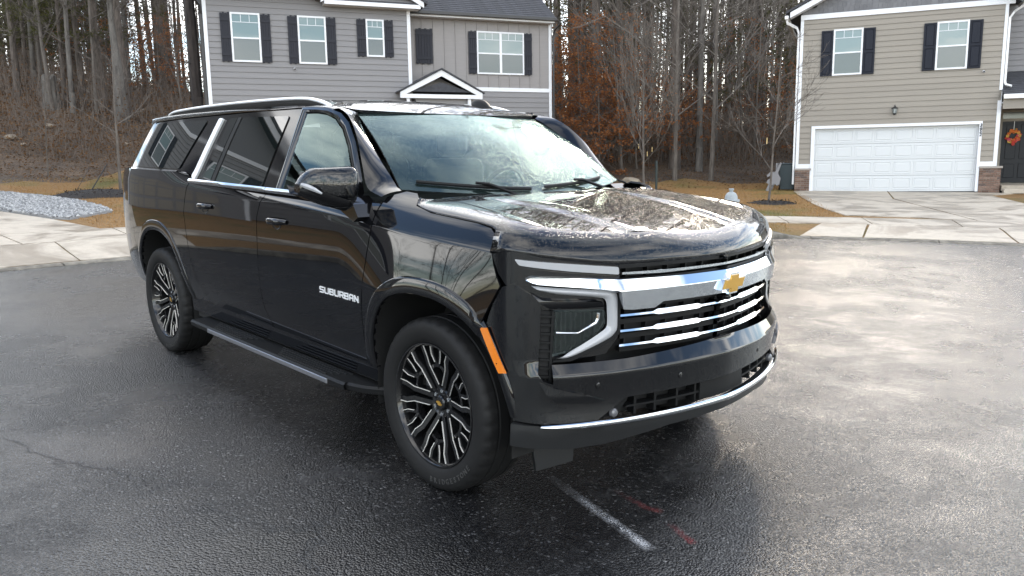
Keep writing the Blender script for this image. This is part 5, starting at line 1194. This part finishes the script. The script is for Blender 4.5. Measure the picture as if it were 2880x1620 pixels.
panel('grille_bar', mirror_poly(prof), front(.0), CHROME, gr, (.04, .006), .03, FR)
# chrome wing across the nose
def wing(a, z): return .004 + .034 * np.where(z > 1.008, np.clip((1.066 - z) / .058, 0, 1), np.clip(1 - (1.008 - z) * 2.6, 0, 1)) * (1 - .55 * sst(.60, .75, a))
half = YZ([(1e-4, 1.046), (.30, 1.048), (.603, 1.052), (.76, 1.064), (.915, 1.076), (.935, 1.074), (.950, 1.064), (.93, 1.052), (.915, 1.047), (.76, 1.028), (.618, 1.010), (.606, 1.003), (.598, .96), (.592, .930), (.555, .925), (.446, .924), (.405, .948), (1e-4, .946)])
wg = panel('chrome_wing', mirror_poly(half), front(wing), CHROME, suv, (.03, .008), .03, FR)
# bow-tie emblem
def bow(k, d):
    w_, h_, c_, sl = .100 * k, .023 * k, .034 * k, .020
    top = [(-w_ + sl, h_), (-c_, h_), (-c_ + .004, .046 * k), (c_ + .006, .046 * k), (c_, h_), (w_, h_)]
    bot = [(w_ - sl, -h_), (c_, -h_), (c_ - .004, -.046 * k), (-c_ - .006, -.046 * k), (-c_, -h_), (-w_, -h_)]
    return top + bot
Mx = Matrix(((0, 0, 1, .9), (1, 0, 0, 0), (0, 1, 0, .987), (0, 0, 0, 1)))
em = MB().prism(bow(1.0, 0), .02, .050, Mx).out('emblem_surround', CHROME, suv, fixn=True)
MB().prism(bow(.82, 0), .03, .056, Mx).out('bowtie', GOLD, em, fixn=True)
MB().lathe([(.0005, .03), (.012, .027), (.016, .015), (.018, -.03)], 18, 'x', (.905, 0, .922)).out('front_camera', GLOSS, gr, True)
# --- lamps at both corners
def dash(a, b, off): return None
for sg in (1, -1):
    S = lambda pts: [(sg * s, z) for s, z in YZ(pts)]
    hl = panel('headlamp', S([(.586, 1.118), (.80, 1.148), (.95, 1.172), (.985, 1.173)]) + [(sg * sx(x), z) for x, z in ((.500, 1.172), (.447, 1.160), (.462, 1.12), (.482, 1.078), (.512, 1.040))] + S([(.955, 1.018), (.936, 1.002), (.908, .97), (.908, .66), (.868, .64), (.866, .725), (.80, .716), (.64, .735), (.586, .80)]),
               front(lambda a, z: -.022 + .016 * sst(.98, 1.10, a) + 0 * z), GLOSS, suv, (.02, .03), .03, FR)
    panel('upper_running_lamp', rounded(S([(.978, 1.146), (.80, 1.124), (.60, 1.101), (.597, 1.070), (.80, 1.094), (.968, 1.122)]), .006, 2), front(lambda a, z: -.004 + 0 * a), FROST, hl, .03, .012, FR)
    panel('lamp_lower_trim', S([(.966, 1.112), (.80, 1.086), (.600, 1.062), (.608, 1.056), (.76, 1.069), (.955, 1.082)]), front(-.012), GLOSS, hl, .04, .01, FR)
    outer = YZ([(.935, 1.040), (.86, 1.030), (.74, 1.017), (.640, 1.006), (.610, .996), (.597, .972), (.593, .92), (.592, .852), (.600, .826), (.630, .800), (.71, .765), (.80, .733), (.850, .735)])
    inner = YZ([(.905, 1.018), (.85, 1.003), (.74, .988), (.672, .977), (.655, .969), (.647, .952), (.644, .92), (.642, .866), (.648, .848), (.665, .834), (.73, .795), (.790, .762), (.806, .752)])
    outer = catmull(outer, 3); inner = catmull(inner, 3); rows = []
    for (s0, z0), (s1, z1) in zip(outer, inner):
        row = []
        for k in range(6):
            q = k / 5; s, z = s0 + (s1 - s0) * q, z0 + (z1 - z0) * q; o = -.010 + .014 * math.sin(math.pi * q) ** .7
            X = front(o)(np.array([sg * s]), np.array([z])); row.append((X[0][0], X[1][0], X[2][0]))
        rows.append(row)
    grid('light_guide', np.array(rows), FROST, hl)
    panel('lamp_bezel', S([(.592, .99), (.600, .99), (.600, .836), (.63, .806), (.80, .735), (.86, .728), (.862, .722), (.79, .722), (.62, .794), (.588, .826)]), front(.002), MATTE, hl, .03, .02, FR)
    panel('painted_bar', rounded(S([(.936, 1.010), (.90, .982), (.80, .972), (.690, .966), (.668, .956), (.660, .936), (.76, .940), (.875, .945), (.905, .968)]), .008, 2), front(lambda a, z: .012 - 12 * (z - .972) ** 2), PAINT, hl, .02, .03, FR)
    panel('main_lens', S([(.853, .932), (.76, .928), (.652, .923), (.650, .868), (.672, .838), (.73, .800), (.806, .757), (.860, .745)]), front(-.008), LENS, hl, .03, .01, FR)
    panel('reflector_bowl', S([(.848, .928), (.76, .924), (.656, .918), (.654, .868), (.676, .838), (.73, .803), (.80, .762), (.856, .752)]), front(lambda a, z: -.018 - .003 * np.sin(a * 900) + 0 * z), simple('lamp_inside', (.035, .035, .037), .25, .3), hl, .006, .0, FR)
    X = lambda y, z, o: tuple(float(v[0]) for v in front(o)(np.array([sy(sg * y)]), np.array([z])))
    MB().tube([X(.848, .842, -.012), X(.80, .838, -.012), X(.762, .836, -.012), X(.72, .858, -.012), X(.690, .874, -.012), X(.683, .890, -.012), X(.680, .915, -.012)], [.007, .006, .0055, .006, .007, .008, .008], 6).out('lamp_chrome_line', CHROME, hl, True)
    vc = panel('corner_vent', S([(.906, .965), (.895, .935), (.856, .932), (.866, .64), (.90, .655), (.912, .68)]), front(-.014), VOID, suv, .05, .02, FR)
    for k in range(8):
        z = .66 + .036 * k; y0 = .907; y1 = .868 - .002 * k
        panel('vent_rib', S([(y0, z), (y1, z - .006), (y1, z + .004), (y0, z + .009)]), front(-.001), MATTE, vc, .05, .02, FR)
    panel('vent_frame', S([(.866, .935), (.857, .935), (.866, .635), (.875, .638)]), front(.0), MATTE, vc, .05, .02, FR)
# --- hood
ZTc = spline([-.55, -.3, -.14, .14, .35, .55, .68, .78, .9], [1.350, 1.352, 1.350, 1.330, 1.306, 1.273, 1.246, 1.222, 1.188])
def ZT(x, y):
    x = np.asarray(x, float); y = np.abs(np.asarray(y, float)); yd = .47 - .13 * (x + .1)
    k = sst(-.45, .25, x)
    return ZTc(x) - .012 * (y / .8) ** 2 - .014 * k * (1 - sst(yd - .10, yd - .04, y)) - .010 * k * sst(yd + .03, yd + .12, y) * (1 - sst(.74, .84, y)) - .004 * np.abs(np.minimum(y, .3)) * 0
edge = []      # right-hand half of the hood outline: rear, along the side, round the corner, to the prow (y given positive)
HSd = catmull(HS, 4)
for x, z in HSd: edge.append((x, float(W(x, z)) - .001, z))
for y, z in ((1.0, 1.176), (.965, 1.170), (.90, 1.156), (.82, 1.141), (.70, 1.122), (.60, 1.112), (.50, 1.110), (.355, 1.110), (.18, 1.110), (1e-4, 1.110)):
    s = sy(y); X = front(-.016)(np.array([s]), np.array([z])); edge.append((float(X[0][0]), float(X[1][0]), z))
E_ = np.array(edge); nE = len(E_)
T_ = np.gradient(E_[:, :2], axis=0); T_ /= np.linalg.norm(T_, axis=1)[:, None] + 1e-9; Nn = np.stack([T_[:, 1], -T_[:, 0]], -1)
Nn *= np.where((Nn * (E_[:, :2] - np.array([0, 0]))).sum(1) < 0, -1, 1)[:, None]
nS = len(HSd)
cs = [(float(np.interp(x, [-.205, .30, .375, .425, .431], [-.215, .24, .295, .345, .36])), float(np.interp(x, [-.205, .0, .30, .431], [.735, .76, .80, .845]))) for x, z in HSd]
cf = [(.385, .850), (.425, .838), (.485, .800), (.548, .742), (.620, .645), (.664, .560), (.698, .470), (.738, .335), (.768, .170), (.785, 1e-4)]
crest = np.array(cs + cf)
Nn = E_[:, :2] - crest; Nn /= np.linalg.norm(Nn, axis=1)[:, None]
rear = [(-.175, 1e-4), (-.178, .2), (-.192, .4), (-.215, .6), (-.235, .72)]
rows = []
for sg, order in ((1, range(nE)), (-1, range(nE - 2, -1, -1))):
    for i in order:
        c_ = crest[i]; o_ = E_[i, :2]; m_ = o_ - (o_ - c_) * .16; P0 = np.array([*c_, float(ZT(*c_))]); P1 = np.array([*m_, float(ZT(*m_)) - .004]); P2 = E_[i].copy()
        row = []
        for k in range(13):
            q = k / 12; p = (1 - q) ** 2 * P0 + 2 * q * (1 - q) * P1 + q * q * P2; row.append((p[0], sg * max(p[1], 0), p[2]))
        row.append((E_[i, 0] - Nn[i, 0] * .012, sg * max(E_[i, 1] - Nn[i, 1] * .012, 0), E_[i, 2] - .012)); rows.append(row)
hs = grid('hood', np.array(rows), PAINTW, suv)
poly = [(float(p[0]), float(max(p[1], 0))) for p in crest] + [(float(p[0]), -float(max(p[1], 0))) for p in crest[-2::-1]] + [(x, -y) for x, y in rear[::-1]] + [(x, y) for x, y in rear[1:]]
panel('hood_top', poly, lambda x, y: (x, y, ZT(x, y)), PAINTW, hs, .03, .012, (0, 0, -5))
# cowl, windshield, wipers
def ws(u, v):
    """u -1..1 across, v 0 base..1 header"""
    u = np.asarray(u, float); v = np.asarray(v, float); a = np.abs(u)
    bx, by, bz_ = -.235 - .185 * a ** 2.4, .835 * u, 1.335 + .042 * a ** 2
    tx, ty, tz_ = -.955 - .072 * a ** 2.2, .685 * u, 1.772 - .010 * a ** 2
    bul = .030 * np.sin(np.pi * v) * (1 - .25 * a)
    return bx + (tx - bx) * v + bul * .55, by + (ty - by) * v, bz_ + (tz_ - bz_) * v + bul * .8
panel('windshield', [(-1, 0), (1, 0), (1, 1), (-1, 1)], ws, WSG, suv, (.05, .05), 0, (-2, 0, .5))
fr = simple('glass_frit', (.004, .004, .004), .5)
def ws2(u, v): x, y, z = ws(u, v); return x - .004, y, z - .006
for nm, pl in (('frit_band', [(-1, 0), (1, 0), (1, .085), (-1, .085)]), ('frit_band', [(-1, .93), (1, .93), (1, 1), (-1, 1)]), ('frit_band', [(-1, .085), (-.93, .085), (-.955, .93), (-1, .93)]), ('frit_band', [(.93, .085), (1, .085), (1, .93), (.955, .93)])):
    panel(nm, pl, ws2, fr, suv, .05, 0, (-2, 0, .5))
panel('cowl', [(-.42, -.86), (-.30, -.80), (-.20, -.6), (-.17, -.3), (-.165, 0), (-.17, .3), (-.20, .6), (-.30, .8), (-.42, .86), (-.28, .5), (-.25, 0), (-.28, -.5)], lambda x, y: (x, y, 1.322 + 0 * x), MATTE, suv, .1, .02, (0, 0, -5))
def wp(u, v, up): x, y, z = ws(np.array([u]), np.array([v])); return (float(x[0]) + .45 * up, float(y[0]), float(z[0]) + .8 * up)
for (u0, v0, u1, v1) in ((-.90, .075, -.12, .030), (.02, .045, .72, .075)):
    wpr = MB().tube([wp(u0 + (u1 - u0) * i / 10, v0 + (v1 - v0) * i / 10, .012) for i in range(11)], .007, 6, True, 1, 1.5).out('wiper', MATTE, suv, True)
    um = u0 + (u1 - u0) * .5; vm = v0 + (v1 - v0) * .5
    MB().tube([wp(um - .03, vm + .01, .03), wp(um + .05, vm - .005, .034), wp(um + .26, -.06, .02), wp(um + .42, -.10, .01)], [.008, .010, .009, .010], 6).out('wiper_arm', MATTE, wpr, True)
# --- roof
ZR = spline([-4.55, -4.2, -3.6, -2.9, -2.2, -1.6, -1.2, -.96], [1.812, 1.864, 1.896, 1.904, 1.900, 1.878, 1.838, 1.776])
def roofz(x, y):
    x = np.asarray(x, float); y = np.abs(np.asarray(y, float)); dr = .016 + .066 * sst(-.98, -1.75, x) * 1.0
    return ZR(x) - dr * (y / .79) ** 3.0 - .006 * sst(.60, .63, y) * (1 - sst(.75, .79, y)) * sst(-1.05, -1.3, x)
re = [(-.955, 0), (-.962, .3), (-.985, .5), (-1.022, .66), (-1.05, .70), (-1.12, .735), (-1.25, .765), (-1.5, .785), (-2.2, .792), (-3.2, .785), (-3.9, .748), (-4.05, .71), (-4.3, .60), (-4.45, .5), (-4.55, .4), (-4.56, 0)]
poly = re + [(x, -y) for x, y in re[::-1][1:-1]]
panel('roof', poly, lambda x, y: (x, y, roofz(x, y)), PAINTW, suv, .06, .02, (-2.5, 0, -5))
for y0 in (-.33, .33): pass
panel('sunroof', rounded([(-1.32, -.45), (-1.32, .45), (-2.0, .45), (-2.0, -.45)], .05), lambda x, y: (x, y, roofz(x, y) + .002), PRIV, suv, .08, .002, (-2.5, 0, -5))
for sg in (1, -1):      # cant rail between roof skin and door tops
    rows = []
    for i in range(40):
        x = -1.08 - 2.93 * i / 39; ye = float(np.interp(-x, [-p[0] for p in re[3:]], [p[1] for p in re[3:]])); zt = float(np.interp(-x, [.93, 1.0, 1.12, 1.3, 1.555, 2.0, 2.55, 3.2, 3.88, 3.95, 4.0], [1.742, 1.770, 1.793, 1.806, 1.812, 1.810, 1.802, 1.793, 1.778, 1.770, 1.755]))
        a = np.array((x, ye, float(roofz(x, ye)))); b = np.array((x, float(WG(x, zt)) + .004, zt - .004)); m_ = np.array((x, max(a[1], b[1]) + .006, max(a[2], b[2]) - .002))
        rows.append([tuple(((1 - q) ** 2 * a + 2 * q * (1 - q) * m_ + q * q * b) * np.array((1, sg, 1))) for q in (0, .25, .5, .75, 1)])
    grid('cant_rail', np.array(rows), PAINTW, suv)
fin = []
for i in range(12):
    s = i / 11; x = -1.44 + .19 * s; hh = .058 * (1 - (abs(2 * s - .75)) ** 2.2 * .62) if s < .95 else .012; ww = .030 * (1 - .5 * abs(2 * s - 1) ** 3)
    zb = float(roofz(x, .50)) - .006
    fin.append([(x, .50 + ww * c, zb + max(hh, .004) * q) for c, q in ((-1, 0), (-.9, .6), (-.5, .95), (0, 1.0), (.5, .95), (.9, .6), (1, 0))])
grid('antenna_fin', np.array(fin), MATTE, suv)
# --- tail: a plain rear face (out of sight), spoiler lip and underside
rows = []
for i in range(15):
    z = .48 + (1.40 - .48) * i / 14; rows.append([(-4.57 - .17 * (1 - (abs(u)) ** 2.6) + .10 * max(0, z - 1.1), u * (float(W(-4.57, z)) - .02), z) for u in np.linspace(-1, 1, 19)])
grid('tailgate', np.array(rows), PAINT, suv)
rows = []
for i in range(9):
    q = i / 8; z = 1.40 + .385 * q; rows.append([(-4.54 - .15 * (1 - abs(u) ** 2.6) + .18 * q, u * (.60 - .10 * q), z) for u in np.linspace(-1, 1, 15)])
grid('tailgate_glass', np.array(rows), PRIV, suv)
for sg in (1, -1):
    rows = []
    for i in range(9):
        q = i / 8; z = 1.40 + .36 * q; xo = -4.268 + .268 * q; rows.append([(xo, sg * (float(WG(xo, z)) - .006), z), (xo - .02, sg * (float(WG(xo, z)) - .02), z), (xo - .05, sg * (float(WG(xo, z)) - .14), z), (-4.54 + .18 * q, sg * (.60 - .10 * q), z)])
    grid('d_pillar', np.array(rows), MATTE, suv)
    rows = []
    for z in np.linspace(.48, 1.40, 12):
        xo = float(np.interp(z, [.47, .50, .60, .80, 1.0, 1.20, 1.33, 1.405], [-4.05, -4.25, -4.50, -4.565, -4.57, -4.50, -4.40, -4.28]))
        rows.append([(xo, sg * (float(W(xo, z)) - .002), float(z)), (min(xo - .02, -4.5), sg * (float(W(-4.55, z)) - .012), float(z)), (-4.572, sg * (float(W(-4.57, z)) - .02), float(z))])
    grid('tail_lamp', np.array(rows), PAINT, suv)
# rear bumper line and dark inner body so nothing shows through the shut lines
ib = MB()
ib.box(-4.5, -3.86, -.80, .80, .46, 1.30); ib.box(-2.88, -.47, -.93, .93, .36, 1.30); ib.box(-3.88, -2.86, -.58, .58, .42, 1.30); ib.box(-.49, .56, -.58, .58, .40, 1.22); ib.box(-3.86, -2.86, -.93, .93, 1.0, 1.30); ib.box(-.47, .40, -.88, .88, .985, 1.20); ib.box(.54, .68, -.62, .62, .42, 1.08)
ib.out('inner_body', VOID, suv)
# --- cabin
cab = MB().box(-.98, -.34, -.78, .78, 1.10, 1.305).out('dashboard', simple('cabin_dark', (.02, .021, .022), .6), suv)
seatm = simple('seat_leather', (.045, .045, .046), .45)
for x0 in (-1.55, -2.45):
    for y0 in (-.40, .40):
        st_ = MB(); st_.bbox(x0 - .06, x0 + .09, y0 - .25, y0 + .25, 1.0, 1.50, .05); st_.bbox(x0 - .05, x0 + .05, y0 - .13, y0 + .13, 1.52, 1.70, .04)
        st_.out('seat', seatm, suv, True)
Q = []
for k in range(25):
    a = 2 * math.pi * k / 24; Q.append((-1.02 + .09 * math.sin(a) * .6, .40 + .185 * math.cos(a), 1.28 + .185 * math.sin(a) * .9))
MB().tube(Q, .015, 8, False).out('steering_wheel', seatm, suv, True)
MB().bbox(-1.02, -.98, -.12, .12, 1.645, 1.705, .012).out('rear_view_mirror', MATTE, suv)
panel('headliner', [(-1.05, -.66), (-1.05, .66), (-4.3, .66), (-4.3, -.66)], lambda x, y: (x, y, roofz(x, y) - .045), simple('headliner_cloth', (.35, .35, .34), .9), suv, .4, 0, (-2.5, 0, 5))
# --- wheels
def tube_bar(mb, P, w0, dep, y0, side_=None):
    """flat bar along a polyline in the wheel plane (x,z), face at y=y0, depth inward"""
    P = [np.array(p, float) for p in P]; n = len(P); base = len(mb.V)
    for i, p in enumerate(P):
        tt = P[min(i + 1, n - 1)] - P[max(i - 1, 0)]; tt /= np.linalg.norm(tt); nn = np.array([-tt[1], tt[0]]); wd = w0[i] if isinstance(w0, (list, tuple)) else w0
        yy = y0[i] if isinstance(y0, (list, tuple)) else y0
        for s, d in ((-1, 0), (1, 0), (1.25, dep), (-1.25, dep)): q = p + nn * wd / 2 * s; mb.V.append((q[0], yy + d, q[1]))
    for i in range(n - 1):
        for k in range(4): mb.F.append((base + i * 4 + k, base + i * 4 + (k + 1) % 4, base + i * 4 + 4 + (k + 1) % 4, base + i * 4 + 4 + k))
    mb.F.append((base, base + 1, base + 2, base + 3)); e = base + (n - 1) * 4; mb.F.append((e + 3, e + 2, e + 1, e))
def rot2(p, a): c, s = math.cos(a), math.sin(a); return (p[0] * c - p[1] * s, p[0] * s + p[1] * c)
def wheel_meshes():
    tyre = MB(); Rt = .412
    prof = [(.292, -.112), (.300, -.122), (.318, -.130), (.345, -.1365), (.370, -.136), (.388, -.131), (.399, -.122), (.4065, -.110), (.4095, -.098), (.4105, -.070), (.404, -.067), (.404, -.058), (.411, -.055), (.412, -.006), (.405, -.003), (.405, .003), (.412, .006), (.411, .055), (.404, .058), (.404, .067), (.4105, .070), (.4065, .110), (.388, .131), (.345, .1365), (.300, .122), (.290, .10)]
    tyre.lathe(prof, 216, 'y')
    n = 216
    for i, (r, y) in enumerate(prof):       # shoulder lugs
        if .396 < r < .4112 and abs(y) > .08:
            for k in range(n):
                if (k // 2) % 3 == 0:
                    v = tyre.V[i * n + k]; s = (r - .0045) / r; tyre.V[i * n + k] = (v[0] * s, v[1], v[2] * s)
    ty = tyre.out('tyre', RUB, None, True); fl = ty.data
    for v in fl.vertices:
        if v.co.z < -.404: v.co.z = -.404 - (v.co.z + .404) * .0
    rim = MB(); rim.lathe([(.293, -.108), (.297, -.118), (.294, -.124), (.287, -.124), (.282, -.118), (.278, -.100), (.262, -.06), (.255, .02), (.252, .10)], 96, 'y')
    barrel = rim.out('rim_barrel', RIMB, None, True)
    sp = MB(); ml = MB(); yo = -.104; yi = -.062
    def yat(r): return yi + (yo - yi) * float(sst(.06, .27, r)) if False else yi + (yo - yi) * min(1, max(0, (r - .05) / .21)) ** 1.1
    for k in range(6):
        a0 = math.radians(60 * k + 14)
        for s in (-1, 1):
            P = [(.050, s * .020), (.10, s * .021), (.185, s * .024), (.232, s * .040), (.282, s * .043)]
            R2 = [rot2(p, a0) for p in P]; Y = [yat(math.hypot(*p)) for p in P]
            tube_bar(sp, R2, .024, .045, Y)
            L = [(.082, s * .0335), (.10, s * .0345), (.183, s * .037), (.229, s * .0525), (.276, s * .0555)]
            tube_bar(ml, [rot2(p, a0) for p in L], .0025, .004, [yat(math.hypot(*p)) - .0035 for p in L])
            # pocket legs between the spoke pairs
            am = a0 + math.radians(30)
            P = [(.282, s * .030), (.235, s * .026), (.196, s * .010), (.180, 0)]
            tube_bar(sp, [rot2(p, am) for p in P], .015, .04, [yat(math.hypot(*p)) + .002 for p in P])
            L = [(.276, s * .0385), (.236, s * .0345), (.200, s * .0185)]
            tube_bar(ml, [rot2(p, am) for p in L], .0023, .004, [yat(math.hypot(*p)) - .0015 for p in L])
            # web from pocket to spokes
            P = [(.190, s * .004), (.172, s * .055)]
            tube_bar(sp, [rot2((.186, s * .006), am), rot2((.165, s * .062), am)], .014, .03, [yat(.186) + .004, yat(.17) + .004])
    sp.lathe([(.0005, -.058), (.055, -.060), (.066, -.066), (.074, -.060), (.078, -.03), (.078, .0)], 40, 'y')
    spk = sp.out('spokes', RIMB, None, False, fixn=True); mil = ml.out('milled_lines', MILL, None, False, fixn=True)
    cap = MB().lathe([(.0005, -.078), (.030, -.077), (.036, -.072), (.038, -.058)], 32, 'y').out('hub_cap', GLOSS, None, True)
    bw = MB().prism([(x * .22, y * .22) for x, y in bow(1, 0)], -.0795, -.0775, Matrix(((1, 0, 0, 0), (0, 0, 1, 0), (0, 1, 0, 0), (0, 0, 0, 1)))).out('hub_emblem', GOLD, None, fixn=True)
    nuts = MB()
    for k in range(6):
        a = math.radians(60 * k + 44); nuts.lathe([(.0005, -.064), (.010, -.064), (.012, -.058), (.012, -.04)], 10, 'y', (.057 * math.cos(a), 0, .057 * math.sin(a)))
    nt_ = nuts.out('lug_nuts', CHROME, None, True)
    br = MB(); br.lathe([(.06, .005), (.185, .005), (.187, .012), (.187, .03), (.06, .03)], 48, 'y'); brk = br.out('brake_disc', simple('brake_iron', (.10, .10, .10), .4, .8), None, True)
    cal = MB(); cal.bbox(-.19, -.10, -.02, .05, -.06, .11, .012); clp = cal.out('brake_caliper', simple('caliper_grey', (.16, .16, .165), .4, .5), None)
    # moulded sidewall lettering
    V = []; F = []
    txt = 'BRIDGESTONE'
    for i, chh in enumerate(txt):
        me = text_mesh(chh, .034, .0012, .0006); a = math.radians(-63 - 0) + math.radians(5.1) * (i - 5); 
        for v in me.vertices:
            ang = a - 0; rr_ = .357; lx, ly = v.co.x, v.co.y
            r_ = rr_ - ly; th = ang + lx / rr_; 
            V.append((r_ * math.cos(th), -.1385 - v.co.z + .0016 * abs(ly) / .02, r_ * math.sin(th)))
        n0 = len(V) - len(me.vertices); F += [tuple(n0 + j for j in p.vertices) for p in me.polygons]; bpy.data.meshes.remove(me)
    let = mesh('sidewall_lettering', V, F, simple('moulded_rubber', (.035, .035, .034), .5))
    return [ty, barrel, spk, mil, cap, bw, nt_, brk, clp, let]
proto = wheel_meshes()
def add_wheel(x, sg, steer, spin):
    wr = empty('wheel', (x, sg * .862, .403), (math.pi if sg > 0 else 0) + steer, parent=suv); first = add_wheel.first; add_wheel.first = False
    par = None
    for p in proto:
        o = p if first else p.copy()
        if not first: COL.objects.link(o)
        o.parent = wr
        if p.name.split('.')[0] not in ('tyre', 'brake_disc', 'brake_caliper', 'sidewall_lettering'): o.rotation_euler = (0, spin, 0)
        if p.name.startswith('sidewall'): o.rotation_euler = (0, 0, 0)
add_wheel.first = True
add_wheel(0, -1, math.radians(-.7), math.radians(16)); add_wheel(-3.406, -1, 0, math.radians(52)); add_wheel(0, 1, 0, .3); add_wheel(-3.406, 1, 0, .7)
for sg in (1, -1): make_side(sg)
MB().tube([(-3.406, -.72, .40), (-3.406, 0, .40), (-3.406, .72, .40)], [.05, .08, .05], 10).out('rear_axle', VOID, suv, True)
# --- door badge: squared capitals built from strokes
LET = {'S': [[(1, 1), (.12, 1), (0, .88), (0, .62), (.1, .52), (.9, .48), (1, .38), (1, .12), (.88, 0), (0, 0)]], 'U': [[(0, 1), (0, .15), (.14, 0), (.86, 0), (1, .15), (1, 1)]],
       'B': [[(0, 0), (0, 1), (.85, 1), (.98, .88), (.98, .62), (.86, .52), (0, .52)], [(.86, .52), (1, .4), (1, .12), (.88, 0), (0, 0)]], 'R': [[(0, 0), (0, 1), (.86, 1), (1, .86), (1, .58), (.86, .44), (0, .44)], [(.55, .44), (1, 0)]],
       'A': [[(0, 0), (0, .8), (.2, 1), (.8, 1), (1, .8), (1, 0)], [(0, .4), (1, .4)]], 'N': [[(0, 0), (0, 1), (1, 0), (1, 1)]]}
for sg in (1, -1):
    bd = MB(); word = 'SUBURBAN'; L0, L1, z0, hh = -.912, -.508, .822, .0275; pit = (L1 - L0) / 8; lw = pit * .70
    for i, chh in enumerate(word):
        j = i if sg < 0 else 7 - i
        for stv_ in LET[chh]:
            P = []
            for u, v in stv_:
                uu = u if sg < 0 else 1 - u; P.append((L0 + pit * j + .10 * pit + uu * lw, z0 + v * hh))
            for a, b in zip(P[:-1], P[1:]):
                a, b = np.array(a), np.array(b); d = (b - a) / (np.linalg.norm(b - a) + 1e-9); nn = np.array([-d[1], d[0]]) * .0031; a = a - d * .003; b = b + d * .003
                q = [a - nn, b - nn, b + nn, a + nn]; yv = float(W(float(a[0]), float(a[1])))
                Vq = [(p[0], sg * (yv + .0005), p[1]) for p in q] + [(p[0], sg * (yv + .005), p[1]) for p in q]
                bd.add(Vq, [(4, 5, 6, 7), (0, 1, 5, 4), (1, 2, 6, 5), (2, 3, 7, 6), (3, 0, 4, 7)])
    bd.out('name_badge', SATIN, suv, fixn=True)
